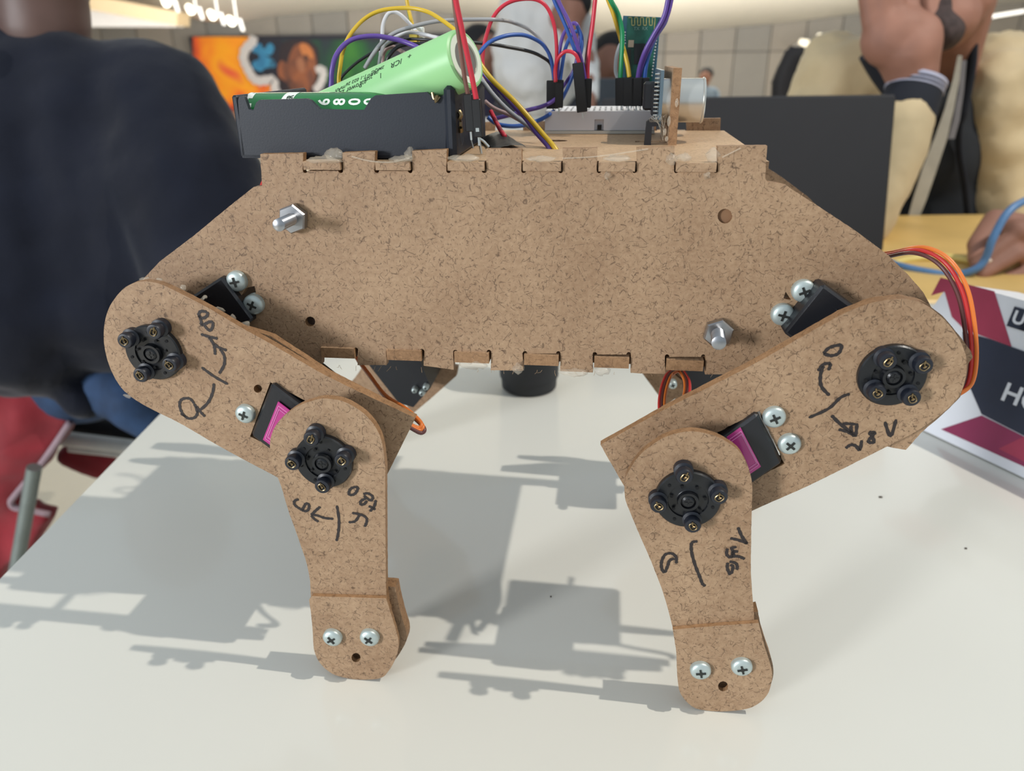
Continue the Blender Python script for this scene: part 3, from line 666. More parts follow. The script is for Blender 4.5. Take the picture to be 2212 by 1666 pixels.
# left end band and white panel
b = MB()
def patch(a0, a1, t0, t1, m, name, par, fr, n=8, lift=.00006, slant=0):
    b = MB(); V = []
    for i in range(n + 1):
        t = t0 + (t1 - t0) * i / n; r = RC + lift; sl = slant * i / n
        V += [fr @ Vector((r * math.sin(t), r * math.cos(t), a0 + sl)), fr @ Vector((r * math.sin(t), r * math.cos(t), a1 + sl))]
    b.add(V, [(2 * i, 2 * i + 1, 2 * i + 3, 2 * i + 2) for i in range(n)]); return b.make(name, m, par, smooth=False)
patch(ax_of(612), ax_of(637), -sgn * .1, sgn * .85, WP, 'white_panel', c1, frc, slant=-.0015)
V, F = glyphs('ER', .0030, .0001); b = MB(); b.add(on_cyl(V, frc, ax_of(623), sgn * .62, (0, -sgn), (-1, 0), .00016), F); b.make('panel_print', BK, c1, smooth=False)
patch(.0004, .0016, -sgn * .8, sgn * 1.5, WP, 'white_band', c1, frc, 14); patch(.0016, .0030, sgn * .2, sgn * .6, WP, 'white_band', c1, frc, 4)
patch(.0016, .0032, sgn * .85, sgn * 1.2, WP, 'white_band', c1, frc, 4)
patch(ax_of(845), ax_of(858), sgn * .15, sgn * .32, WP, 'white_band', c1, frc, 3)
# light green cell lifted out of the second slot
e1 = RF @ PL(1007, 127, .0095); e0 = RF @ PL(676, 268, .0400); d = (e1 - e0).normalized(); L2 = .0668; e0 = e1 - d * L2
fr2 = cell_fr(e0, e1); c2 = cell('battery_cell', 'light green battery cell tilted up out of the holder, flat end up', e0, L2, fr2, GLt)
s2_ = -1 if (fr2 @ Vector((RC * math.sin(.5), RC * math.cos(.5), 0)) - e0).dot(RN) > 0 else 1
b = MB(); b.lathe([(RC * .60, L2 - .00045), (RC * .84, L2 - .00045), (RC * .84, L2 + .0001), (RC * .62, L2 + .00015), (RC * .60, L2 - .0004)], 40, fr2); b.make('insulating_ring', mat('white_ring', (225, 232, 214), .3), c2)
b = MB(); b.lathe([(0, L2 - .0005), (RC * .61, L2 - .0005), (RC * .61, L2 - .0003), (0, L2 - .0003)], 36, fr2); b.make('metal_end', mat('cell_end', (160, 150, 140), .3, .9), c2)
def cprint(txt, axial, ang, size=.0034, flip=True):
    V, F = glyphs(txt, size, .00002); b = MB(); b.add(on_cyl(V, fr2, axial, s2_ * (ang + .62), (-1, 0), (0, s2_ * .9)), F); b.make('black_print', BK, c2, smooth=False)
cprint('+', L2 - .0165, .22); cprint('ICR', L2 - .0225, .28)
for i, (t_, a_) in enumerate((('1', .50), )): cprint(t_, L2 - .0295, a_, .0028)
for k, (t_, a_) in enumerate([('2MQG', .18), ('0RRG', .28), ('25EL', .38), ('-022', .46)]): cprint(t_, L2 - .0315 - .0021 * k, a_ + .0, .0022)
cprint('Power 2200', L2 - .0460, .50, .0030); cprint('1-1 022 26', L2 - .0420, .22, .0024); cprint('mAh', L2 - .0500, .30, .0028); cprint('3.7V', L2 - .0580, .42, .0034)

# ------------------------------------------------------------------ breadboard
WB = mat('white_abs', (214, 214, 220), .42, var=.015)
q0 = RFI @ HZ(1177, 290, TZ + ZT); q1 = RFI @ HZ(1412, 290, TZ + ZT); yb = (q0.y + q1.y) / 2; bx0, bx1 = q0.x, q1.x
zb = PL(1295, 240, yb).z; BD = .034
bb = empty('breadboard', RF @ Matrix.Translation(((bx0 + bx1) / 2, yb + BD / 2, ZT))); tag(bb, 'small white solderless breadboard on top of the robot', 'breadboard')
nx0, nx1 = PL(1284, 270, yb).x, PL(1304, 270, yb).x; nz0, nz1 = ZT + .0022, PL(1290, 258, yb).z
zbot = ZT + .0016
pl = [(bx0, zbot), (nx0, zbot), (nx0, nz1), (nx1, nz1), (nx1, zbot), (bx1, zbot), (bx1, zb - .0004), (bx1 - .0004, zb), (bx0 + .0004, zb), (bx0, zb - .0004)]
MB().prism(pl, [], yb, yb + .0015, RF, side=0).make('body', WB, bb, smooth=False)
b = MB(); b.box(((bx0 + bx1) / 2, yb + .0015 + (BD - .0015) / 2, (zbot + zb) / 2), (bx1 - bx0, BD - .0015, zb - zbot), RF); b.make('body', WB, bb, smooth=False)
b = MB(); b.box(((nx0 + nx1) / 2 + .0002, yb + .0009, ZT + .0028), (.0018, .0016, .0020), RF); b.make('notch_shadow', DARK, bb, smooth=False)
b = MB(); b.box(((bx0 + bx1) / 2, yb + BD / 2, ZT + .0008), (bx1 - bx0 + .0006, BD + .0006, .0012), RF); b.make('adhesive_pad', mat('foam', (196, 196, 190), .8), bb, smooth=False)
b = MB()
for i in range(17):
    for j in range(5):
        for h in (0, 1): b.box((bx0 + .0035 + (bx1 - bx0 - .007) * i / 16, yb + .0035 + j * .00254 + h * .0145, zb - .00001), (.0009, .0009, .00008), RF)
tag(b.make('socket_hole', DARK, bb, smooth=False), None, None, kind='stuff')

# ------------------------------------------------------------------ wireless module standing in the breadboard
ym = yb + .016
def cp(pts, s, ox, oy, y): return [(lambda l: (l.x, l.z))(PL(a, c, y)) for a, c in S(pts, s, ox, oy)]
PCB = mat('green_pcb', (30, 92, 78), .35, var=.15, scale=300); PCBB = mat('blue_pcb', (60, 104, 124), .35); GOLD = mat('gold_trace', (176, 170, 112), .35, .5)
wm = empty('wireless_module', RF @ Matrix.Translation((PL(1375, 210, ym).x, ym, zb))); tag(wm, 'upright green circuit board with a zigzag antenna, plugged in behind the black plugs', 'circuit board')
MB().prism(cp([(200, 105), (815, 130), (700, 1440), (95, 1440), (150, 540)], 7.57, 1320, 20, ym + .0012), [], ym + .0012, ym + .0026, RF, side=0).make('base_board', PCBB, wm, smooth=False)
MB().prism(cp([(265, 118), (762, 135), (660, 1180), (230, 1180)], 7.57, 1320, 20, ym), [], ym, ym + .0008, RF, side=0).make('radio_board', PCB, wm, smooth=False)
b = MB(); zz = [(290, 150), (290, 250), (320, 262)]; P = [(285, 140)]
for k in range(9):
    x = 290 + k * 48; P += [(x, 135 if k % 2 == 0 else 262), (x + 48, 135 if k % 2 == 0 else 262)]
P += [(722, 140), (705, 330)]
for a, c in zip(P[:-1], P[1:]):
    pa, pc = [RF @ PL(*S([q], 7.57, 1320, 20)[0], ym - .0001) for q in (a, c)]
    b.ribbon([pa, pa.lerp(pc, .5), pc], .00022, -RN, .0001)
b.make('antenna_trace', GOLD, wm, smooth=False)
for (x, y, X, Y, mm, nm) in [(285, 505, 375, 622, mat('crystal', (190, 172, 150), .4, .4), 'crystal'), (250, 650, 330, 1000, mat('flash_chip', (40, 48, 44), .5), 'chip'), (380, 560, 560, 900, mat('chip', (24, 28, 30), .4), 'chip')]:
    MB().prism(cp([(x, y), (X, y), (X - 8, Y), (x - 8, Y)], 7.57, 1320, 20, ym - .001), [], ym - .0010, ym, RF, side=0).make(nm, mm, wm, smooth=False)
TIN = mat('tin', (205, 210, 208), .3, .8)
def dots(lst, y, r, name, par, mm=TIN):
    b = MB()
    for a, c in lst: p = RF @ PL(*S([(a, c)], 7.57, 1320, 20)[0], y); sph(b, p, (r, r * .8, r), None, 8, 5)
    o = b.make(name, mm, par); o['kind'] = 'stuff'; return o
dots([(738 - k * 6.5, 515 + k * 52) for k in range(12)], ym - .0001, .0004, 'solder_pad', wm)
dots([(228, 380), (226, 430), (222, 470), (225, 510), (230, 560)], ym - .0001, .0004, 'solder_pad', wm)
b = MB(); Pz = cp([(580, 1255), (705, 1255), (695, 1440), (570, 1440)], 7.57, 1320, 20, ym - .0005); b.prism(Pz, [], ym - .0004, ym, RF, side=0); b.make('button', mat('silver_pad', (176, 178, 170), .4, .5), wm, smooth=False)
b = MB(); l = PL(*S([(635, 1355)], 7.57, 1320, 20)[0], ym - .0006); b.prism(circ(l.x, l.z, .0006), [], ym - .0007, ym - .0004, RF, side=0); b.make('button_cap', DARK, wm, smooth=False)
V, F = glyphs('TX  RX', .0019); l = PL(1384, 62, ym); b = MB(); b.add([RL(l.x + p.x, ym - .0002, l.z + p.y) for p in V], F); b.make('silk_print', mat('silk', (120, 160, 150), .5), wm, smooth=False)
b = MB()
for k in range(6): l = PL(1344 + k * 10, 222, ym + .002); b.box((l.x, ym + .002, zb + .002), (.0006, .0006, .007), RF)
b.make('pin_row', TIN, wm, smooth=False)['kind'] = 'stuff'
b = MB(); P = [PL(*q, ym + .003) for q in [(1345, 90), (1338, 100), (1331, 125), (1330, 155), (1336, 170)]]; b.tube([RF @ p for p in P], .0008, 8, smooth=4); b.make('shrink_sleeve', mat('clear_sleeve', (205, 214, 216), .3, alpha=.75), wm)

# ------------------------------------------------------------------ distance sensor and its bracket
g = RFI @ HZ(1451, 314, TZ + ZT); yr = g.y; xr0 = (RFI @ HZ(1443, 314, TZ + ZT)).x; zr_ = PL(1464, 147, yr).z; TH = .0031; BL = .050
br = MB().prism(dense([(yr, ZT), (yr + BL, ZT), (yr + BL, zr_), (yr, zr_)], .0015, .0001, 71), [], 0, TH, RF @ Matrix(((0, 1, 0, xr0), (1, 0, 0, 0), (0, 0, 1, 0), (0, 0, 0, 1))), side=1).make('sensor_bracket', MDF(), robot, smooth=False)
sen = empty('distance_sensor', RF @ Matrix.Translation((xr0, yr + .02, ZT + .012))); tag(sen, 'ultrasonic distance sensor with silver cans behind a small fibreboard bracket', 'sensor')
ALU = mat('aluminium', (216, 216, 210), .30, .85, .03, 100)
for k in range(2):
    cyy = yr + .0115 + k * .026; cz = PL(1495, 217, cyy).z
    fr = RF @ Matrix.Translation((xr0 - .003, cyy, cz)) @ Matrix.Rotation(math.pi / 2, 4, 'Y')
    b = MB(); b.lathe([(0, 0), (.0079, 0), (.0079, .0150), (.0083, .0152), (.0083, .0156), (.0079, .0160), (.0070, .0160), (.0068, .0150), (0, .0150)], 44, fr); c = b.make('transducer', ALU, sen)
    b = MB(); b.lathe([(0, .0151), (.0067, .0151), (.0067, .0154), (0, .0154)], 30, fr); b.make('mesh_cover', mat('mesh_grey', (70, 72, 74), .7), c)
zs0, zs1 = PL(1432, 275, yr).z, PL(1440, 152, yr).z
b = MB(); b.box((xr0 - .0036, yr + .0235, (zs0 + zs1) / 2), (.0012, .043, zs1 - zs0), RF); b.make('sensor_board', mat('slate_pcb', (92, 112, 124), .35), sen, smooth=False)
for k in range(13):
    z = zs0 + (zs1 - zs0) * (.06 + k * .073); b = MB(); sph(b, RL(xr0 - .0050, yr + .0030, z), (.0009, .0005, .00042), None, 8, 6); b.cyl(RL(xr0 - .0062, yr + .0030, z), RL(xr0 - .0044, yr + .0030, z), .00028, n=6); b.make('solder_joint', TIN, sen)
b = MB(); b.box((xr0 - .0058, yr + .006, (zs0 + zs1) / 2 - .001), (.0022, .006, (zs1 - zs0) * .5), RF, bev=.0004); b.make('chip', BLK, sen, smooth=False)
b = MB(); b.box((xr0 - .0075, yr + .008, zs1 - .009), (.005, .006, .010), RF, bev=.0008); b.make('chip', BLK, sen, smooth=False)
hz = PL(1400, 270, yr).z; ha = PL(1391, 300, yr).x; hb = PL(1407, 300, yr).x
b = MB(); b.prism([(ha, ZT - .004), (hb, ZT - .004), (hb, hz - .0006), (xr0 - .004, hz - .0006), (xr0 - .004, hz + .0018), (ha + .002, hz + .0020), (ha + .0006, hz + .0010)], [], yr + .0005, yr + .004, RF, side=0); b.make('angled_plug', BLK, sen, smooth=False)
b = MB()
for k in range(9): b.tube([RL(ha + .002 + k * .0004, yr, hz + .001), RL(ha + .002 + k * .0007, yr - .0004, hz + .0025 + (k % 3) * .0006), RL(xr0 - .002, yr, hz - .001 - (k % 4) * .0015)], .00008, 4, smooth=3)
b.make('glue_string', GLUE, sen)['kind'] = 'stuff'
b = MB()
for k, (px, py) in enumerate([(1440, 300), (1436, 285), (1462, 222), (1445, 262)]):
    p = RF @ PL(px, py, yr - .0006); sph(b, p, (.0007, .0006, .0010 + .0003 * k), None, 10, 6)
b.make('glue_blob', GLUE, sen)['kind'] = 'stuff'

# ------------------------------------------------------------------ black tape
b = MB(); G = []
tp = [(1036, 300), (1072, 287), (1137, 318), (1068, 325)]
Pt = [HZ(a, c, TZ + ZT + .0012) for a, c in tp]
n = 10; V = []
for i in range(n + 1):
    for j in range(n + 1):
        u, v = i / n, j / n; p = (Pt[0] * (1 - u) + Pt[1] * u) * (1 - v) + (Pt[3] * (1 - u) + Pt[2] * u) * v
        V.append(p + Vector((0, 0, .0035 * math.sin(u * 3.1) * math.sin(v * 2.9) + .0009 * mnoise.noise(p * 400))))
m_ = len(V); V2 = [p - Vector((0, 0, .0004)) for p in V]
F = [(i * (n + 1) + j, (i + 1) * (n + 1) + j, (i + 1) * (n + 1) + j + 1, i * (n + 1) + j + 1) for i in range(n) for j in range(n)]
b.add(V, F); tag(b.make('tape_strip', mat('black_tape', (30, 30, 29), .45, bump=.3, bscale=300), None, ang=60), 'crumpled strip of black tape on the robot beside the battery holder', 'tape')

# ------------------------------------------------------------------ jumper wires
WC = {'yellow': (208, 172, 44), 'purple': (96, 70, 150), 'white': (208, 208, 210), 'grey': (160, 160, 162), 'black': (34, 36, 38), 'blue': (52, 92, 168), 'red': (200, 48, 66), 'brown': (120, 84, 76), 'green': (26, 138, 84), 'pink': (178, 150, 146)}
DUP = mat('plug_black', (20, 20, 22), .45, bump=.05)
def wire(color, label, pts, plug=None, r=.00078, s=1, ox=0, oy=0, group=None, win=False):
    """pts = (px, py, robot depth); plug = (w, h) housing on the last point pointing along the wire"""
    P = [RF @ PL(*S([(a, c)], s, ox, oy)[0], y) for a, c, y in pts]
    b = MB(); b.tube(P, r, 8, smooth=8); o = b.make('jumper_wire', mat('wire_' + color, WC[color], .35, var=.03), None, ang=180); tag(o, label, 'wire', group)
    for pg in (plug,):
        if pg:
            (x0, y0), (x1, y1), wd = pg[0], pg[1], pg[2]; yy = pts[-1][2]
            p0 = RF @ PL(*S([(x0, y0)], s, ox, oy)[0], yy); p1 = RF @ PL(*S([(x1, y1)], s, ox, oy)[0], yy); dv = p1 - p0; L = dv.length; dv.normalize(); xx = dv.cross(RN).normalized(); nn = xx.cross(dv)
            fr = Matrix(((xx.x, nn.x, dv.x, p0.x), (xx.y, nn.y, dv.y, p0.y), (xx.z, nn.z, dv.z, p0.z), (0, 0, 0, 1)))
            bb = MB(); bb.box((0, 0, L / 2), (wd, .0025, L), fr, bev=.00025); pp = bb.make('plug', DUP, o, smooth=False)
            if win: bb = MB(); bb.box((0, -.00125, L * .8), (wd * .4, .0003, L * .1), fr); bb.make('plug_window', TIN, pp, smooth=False)
            bb = MB(); bb.box((0, 0, L + .0012), (.0006, .0006, .0030), fr); bb.make('pin', TIN, pp, smooth=False)
    return o
d1, d2, d3 = .045, .075, .06
c1a = dict(s=3.687, ox=500, oy=0); c2a = dict(s=3.16, ox=1000, oy=0)
wire('yellow', 'yellow wire making the tallest arch above the light green cell', [(862, 720, .05), (855, 640, .05), (865, 540, .05), (890, 400, .052), (950, 270, .055), (1060, 150, .06), (1200, 82, .062), (1400, 64, .062), (1550, 90, .06), (1660, 150, .055), (1780, 240, .05), (1840, 320, .048)], **c1a)
wire('purple', 'purple wire curving over the left end of the light green cell', [(790, 720, .046), (795, 650, .046), (800, 560, .046), (830, 450, .047), (900, 355, .05), (1000, 303, .053), (1150, 288, .056), (1300, 312, .058), (1400, 342, .058), (1500, 385, .056), (1600, 450, .05)], r=.00095, **c1a)
wire('white', 'white wire in a narrow loop left of the grey arch', [(1185, 560, .07), (1190, 420, .07), (1200, 300, .07), (1207, 200, .071), (1240, 120, .072), (1290, 96, .073), (1350, 120, .074), (1430, 200, .075), (1500, 270, .074), (1640, 300, .07), (1760, 330, .065)], **c1a)
wire('white', 'second white wire crossing just above the light green cell', [(1170, 560, .062), (1190, 430, .062), (1230, 350, .063), (1340, 280, .064), (1430, 258, .065), (1540, 275, .066), (1650, 310, .064), (1740, 360, .06)], r=.0007, **c1a)
wire('grey', 'long grey wire arching from behind the cell to the left plugs of the breadboard', [(1800, 640, .055), (1060, 545, .055), (1130, 430, .056), (1200, 340, .058), (1300, 262, .06), (1450, 210, .063), (1620, 172, .066), (1770, 160, .07), (2000, 155, .074), (2130, 158, .078)][1:] + [((1000 + 330 / 3.16 - 500) * 3.687, 150 / 3.16 * 3.687, yb), ((1000 + 450 / 3.16 - 500) * 3.687, 200 / 3.16 * 3.687, yb), ((1000 + 540 / 3.16 - 500) * 3.687, 285 / 3.16 * 3.687, yb + .001), ((1000 + 597 / 3.16 - 500) * 3.687, 400 / 3.16 * 3.687, yb + .002), ((1000 + 618 / 3.16 - 500) * 3.687, 560 / 3.16 * 3.687, yb + .003)], plug=(((1000 + 618 / 3.16 - 500) * 3.687, 548 / 3.16 * 3.687), ((1000 + 616 / 3.16 - 500) * 3.687, 742 / 3.16 * 3.687), .0058), **c1a)
wire('yellow', 'short yellow wire dropping from the top edge above the cells', [(1380, -250, .085), (1392, -80, .085), (1397, 0, .085), (1415, 90, .084), (1442, 200, .08), (1462, 300, .075), (1480, 420, .07)], **c1a)
wire('green', 'thin green wire beside the short yellow one', [(1400, -200, .0865), (1402, 60, .0865), (1412, 130, .086), (1436, 220, .083), (1455, 330, .078)], r=.0003, **c1a)
wire('black', 'thin black wire low behind the light green cell', [(870, 640, .06), (890, 600, .06), (1000, 498, .062), (1150, 405, .064), (1300, 340, .066), (1400, 312, .066), (1560, 318, .064), (1680, 340, .06)], r=.0006, **c1a)
wire('black', 'black wire bending down behind the light green cell', [(1235, 500, .058), (1260, 440, .058), (1330, 372, .06), (1450, 350, .061), (1600, 360, .06)], **c1a)
wire('pink', 'dusty pink wire hooked behind the light green cell', [(1200, 520, .068), (1210, 430, .068), (1240, 385, .068), (1290, 375, .068), (1360, 410, .066), (1480, 480, .06)], **c1a)
b = MB(); l = PL(895, 80, .075); b.box((l.x, l.y, l.z), (.0036, .003, .0048), RF, bev=.0003); tag(b.make('wire_plug', mat('olive_plug', (188, 168, 60), .4), None, smooth=False), 'tiny yellow plug behind the light green cell', 'plug')
b = MB(); l = PL(903, 74, .078); b.box((l.x, l.y, l.z), (.0050, .003, .0052), RF @ Matrix.Translation((0, 0, 0)), bev=.0003); tag(b.make('wire_plug', WP, None, smooth=False), 'tiny white plug behind the light green cell', 'plug')
ph = yr * 0 + .030
hx = dict(s=1, ox=0, oy=0)
wire('brown', 'brown wire running straight down onto the battery holder', [(976, -60, -.006), (981, 0, -.004), (988, 55, -.002), (996, 115, .001), (1004, 170, .004), (1011, 205, .006)], plug=((1011, 203), (1017, 284), .0030), r=.00072, **hx)
wire('red', 'red wire running straight down onto the battery holder', [(978, -60, -.008), (985, 2, -.006), (996, 55, -.004), (1009, 117, -.001), (1021, 174, .002), (1029, 216, .004)], plug=((1028, 214), (1034, 296), .0028), r=.00085, win=True, **hx)
wire('red', 'red wire forming the large loop left of the breadboard plugs', [(150, 530, .072), (138, 460, .072), (135, 390, .073), (150, 280, .074), (200, 130, .076), (275, 40, .078), (375, -2, .08), (500, -2, .081), (580, 60, .082), (628, 200, .083), (640, 380, .084), (628, 500, .0855), (640, 560, .087)], plug=((660, 545), (655, 735), .0034), **c2a)
wire('blue', 'blue wire arching low from the cell end to the breadboard', [(60, 420, .06), (105, 370, .062), (180, 290, .066), (290, 246, .07), (400, 238, .075), (480, 262, .079), (550, 310, .083), (600, 400, .086), (622, 540, .09)], **c2a)
wire('black', 'black wire sloping down to the left breadboard plugs', [(60, 290, .072), (200, 303, .076), (300, 320, .08), (450, 350, .084), (540, 388, .087), (600, 440, .09), (622, 540, .092)], r=.0007, **c2a)
wire('red', 'short red hoop between the two groups of breadboard plugs', [(632, 560, .084), (632, 480, .084), (645, 410, .083), (682, 362, .082), (722, 350, .082), (768, 372, .082), (795, 432, .083)], plug=((783, 428), (815, 765), .0044), **c2a)
wire('purple', 'purple wire looping behind the middle plugs of the breadboard', [(645, 560, .094), (652, 400, .094), (682, 245, .095), (735, 170, .096), (775, 165, .096), (797, 230, .096), (790, 330, .095), (760, 470, .095), (705, 560, .096), (670, 620, .098), (660, 700, .1)], **c2a)
wire('blue', 'blue wire looping behind the middle plugs of the breadboard', [(662, 560, .092), (680, 430, .092), (700, 330, .093), (740, 240, .094), (790, 215, .094), (812, 280, .094), (800, 380, .094), (760, 490, .094), (715, 600, .095), (675, 680, .097), (650, 720, .1)], **c2a)
wire('blue', 'blue wire coming down steeply from the top edge to the middle plugs', [(590, -120, .084), (622, 0, .084), (665, 95, .084), (710, 200, .084), (752, 310, .085), (790, 400, .086), (815, 460, .087)], **c2a)
wire('purple', 'purple wire coming down steeply from the top edge to the middle plugs', [(610, -120, .083), (655, 10, .083), (715, 130, .083), (760, 240, .083), (790, 340, .084), (818, 450, .085), (833, 540, .086)], **c2a)
wire('blue', 'second blue wire twisted into the steep bundle to the middle plugs', [(780, 180, .09), (810, 250, .088), (806, 340, .086), (790, 420, .086), (806, 470, .087)], **c2a)
wire('red', 'red wire rising straight to the top edge from the middle plugs', [(915, -120, .087), (903, 0, .087), (884, 180, .087), (862, 340, .087), (852, 450, .087), (850, 545, .087)], plug=((846, 535), (838, 735), .0044), r=.00085, **c2a)
wire('brown', 'brown wire just behind the straight red one', [(908, -120, .0885), (895, 60, .0885), (868, 230, .0885), (848, 350, .0885), (838, 450, .088), (838, 540, .088)], r=.0007, **c2a)
wire('green', 'thick green wire curving down to the right plugs of the breadboard', [(960, -120, .098), (1005, -5, .098), (1058, 95, .098), (1085, 210, .098), (1086, 330, .098), (1080, 440, .098), (1074, 535, .098)], plug=((1080, 530), (1080, 722), .0050), r=.0010, **c2a)
wire('yellow', 'yellow wire curving down to the right plugs of the breadboard', [(950, -120, .0995), (990, -5, .0995), (1030, 100, .0995), (1070, 240, .0995), (1100, 350, .0985), (1125, 450, .0975), (1136, 528, .097)], plug=((1132, 528), (1130, 724), .0046), r=.00095, **c2a)
wire('purple', 'left purple wire curving to the right plugs of the breadboard', [(1415, -120, .092), (1398, -2, .092), (1368, 120, .092), (1300, 240, .093), (1245, 345, .094), (1208, 450, .096), (1192, 535, .097)], plug=((1186, 530), (1184, 724), .0046), r=.0009, **c2a)
wire('purple', 'right purple wire curving to the right plugs of the breadboard', [(1445, -120, .093), (1425, -2, .093), (1392, 120, .093), (1325, 235, .094), (1262, 345, .095), (1222, 450, .0965), (1206, 535, .098)], r=.0008, **c2a)
wire('blue', 'blue wire under the purple pair at the right plugs', [(1435, -120, .095), (1412, 0, .095), (1385, 140, .095), (1318, 250, .096), (1270, 370, .097), (1248, 460, .0975), (1241, 535, .098)], plug=((1236, 530), (1232, 724), .0046), r=.0009, **c2a)
wire('yellow', 'yellow wire slanting down into the hole of the top panel', [(60, 340, .05), (110, 425, .05), (200, 545, .048), (350, 690, .045), (470, 825, .043), (550, 920, .04), (612, 990, .037), (640, 1030, .036)], r=.00095, **c2a)
wire('purple', 'dark purple wire slanting down into the hole of the top panel', [(80, 400, .054), (150, 510, .053), (250, 615, .05), (350, 725, .047), (430, 810, .045), (500, 905, .042), (575, 990, .038), (600, 1030, .037)], r=.00095, **c2a)
wire('grey', 'grey wire slanting down beside the dark purple one', [(60, 440, .062), (120, 530, .06), (200, 640, .057), (300, 745, .054), (400, 825, .051), (470, 880, .048), (540, 950, .044), (585, 1000, .040)], r=.0009, **c2a)
wire('pink', 'pale pink wire low beside the battery holder', [(150, 690, .07), (215, 740, .069), (330, 790, .067), (430, 850, .062), (520, 930, .055)], r=.0008, **c2a)
wire('blue', 'blue wire running low behind the slanting bundle', [(170, 800, .078), (230, 845, .078), (330, 862, .078), (430, 852, .08), (510, 825, .085), (570, 795, .09), (620, 760, .095)], r=.0009, **c2a)
wire('purple', 'purple wire running low behind the slanting bundle', [(180, 820, .086), (260, 800, .086), (360, 775, .087), (450, 750, .088), (530, 730, .09), (600, 700, .093), (650, 660, .095)], r=.0009, **c2a)
wire('red', 'short red wire going under the black tape', [(190, 760, .06), (225, 830, .055), (252, 880, .048), (285, 930, .04)], r=.0009, **c2a)
b = MB(); b.tube([RF @ PL(*q, .02) for q in [(1016, 287), (1018, 305), (1022, 320)]], .00035, 6); b.tube([RF @ PL(*q, .018) for q in [(1034, 294), (1037, 315), (1040, 332)]], .0005, 6, smooth=3); b.tube([RF @ PL(*q, .02) for q in [(1036, 300), (1045, 306), (1056, 318)]], .0005, 6, smooth=3)
tag(b.make('bare_leads', TIN, None), 'bare silver wire ends below the plugs on the battery holder', 'wire')
# ------------------------------------------------------------------ other things on the table
CUP = mat('black_matt', (30, 32, 36), .5)
c0 = HZ(1143, 850, TZ); c0 = HZ(1143, 835, TZ)
fr = Matrix.Translation(c0); b = MB(); b.lathe([(0, .0004), (.019, .0004), (.0205, .0015), (.0245, .062), (.0250, .064), (.0236, .064), (.0220, .010), (0, .008)], 48, fr); cupo = b.make('cup', CUP, None)
tag(cupo, 'black cup standing on the white table behind the robot', 'cup')
CR = mat('crumb', (70, 60, 52), .8)
for i, (px, py, r) in enumerate([(1902, 1075, .0010), (2086, 1186, .0006), (1190, 1290, .0004)]):
    p = HZ(px, py, TZ); b = MB(); b.box((p.x, p.y, TZ + .0003), (r * 1.6, r * 1.2, .0006), Matrix.Identity(4)); tag(b.make('crumb', CR, None, smooth=False), ['dark flake on the white table right of the robot', 'tiny dark speck on the white table near its right side', 'tiny dark speck on the table between the robot legs'][i], 'crumb')
# book-like gift box at the right, printed panels and lettering
A = HZ(1985, 925, TZ + .001); Bp = HZ(2212, 1033, TZ + .001); bd = (Bp - A); bd.z = 0; bd.normalize(); bn = Vector((bd.y, -bd.x, 0))
if bn.y > 0: bn = -bn
tilt = .22                                   # the front leans back
up3 = (Vector((0, 0, 1)) * math.cos(tilt) - bn * math.sin(tilt)).normalized(); nn3 = bd.cross(up3).normalized()
if nn3.y > 0: nn3 = -nn3
def BP(px, py, lift=0.0):
    r = ray(px, py); O = A + nn3 * lift; return CAM + r * ((O - CAM).dot(nn3) / r.dot(nn3))
BFR = Matrix(((bd.x, -nn3.x, up3.x, A.x), (bd.y, -nn3.y, up3.y, A.y), (bd.z, -nn3.z, up3.z, A.z), (0, 0, 0, 1))); BFI = BFR.inverted()
hgt = (BFI @ BP(2060, 608)).z; wdt = .19
pkg = empty('package_box', Matrix.Translation(A)); tag(pkg, 'white crimson and navy printed box at the right edge of the white table', 'box')
CARD = mat('white_card', (224, 226, 232), .4, var=.01)
x0b = (BFI @ BP(2010, 640)).x
b = MB(); b.prism([(x0b - .002, 0), (wdt, 0), (wdt, hgt), (x0b + .02, hgt), (x0b + .008, hgt - .006), (x0b + .001, hgt - .03)], [], 0, .055, BFR, side=0); b.make('body', CARD, pkg, smooth=False)
def printed(pts, name, m, lift):
    q = [(lambda l: (l.x, l.z))(BFI @ BP(a, c)) for a, c in S(pts, 2.563, 1850, 400)]
    MB().prism(q, [], -lift - .0002, -lift, BFR, side=0).make(name, m, pkg, smooth=False)
CRIM = mat('crimson_print', (164, 58, 84), .4); NAVY = mat('navy_print', (42, 48, 66), .4); PLUM = mat('plum_print', (138, 48, 84), .4)
printed([(468, 512), (560, 535), (765, 588), (860, 895), (740, 850), (600, 800), (530, 730), (490, 590), (415, 612)], 'printed_panel', CRIM, .0002)
printed([(590, 812), (740, 852), (1060, 968), (1640, 1180), (1640, 1720), (928, 1387), (695, 1268), (600, 1050)], 'printed_panel', NAVY, .0003)
printed([(470, 1352), (695, 1276), (928, 1392), (1060, 1450), (1640, 1725), (1640, 1900), (928, 1558)], 'printed_panel', PLUM, .0002)
printed([(790, 1460), (928, 1394), (1060, 1452), (1200, 1520), (1140, 1640), (928, 1530)], 'printed_panel', CRIM, .0004)
def ptext(t, px, py, hpx, m, lift, ang=.0):
    l = BFI @ BP(px, py); l2 = BFI @ BP(px, py - hpx); size = abs(l2.z - l.z) * 1.38
    V, F = glyphs(t, size, size * .02); x0_ = min(v.x for v in V)
    V = [BFR @ Vector((l.x + (v.x - x0_) , -lift, l.z + (l2.z - l.z) * .5 + v.y)) for v in V]
    b = MB(); b.add(V, F); b.make('lettering', m, pkg, smooth=False)
ptext('HO', 2162, 866, 44, CARD, .0007)
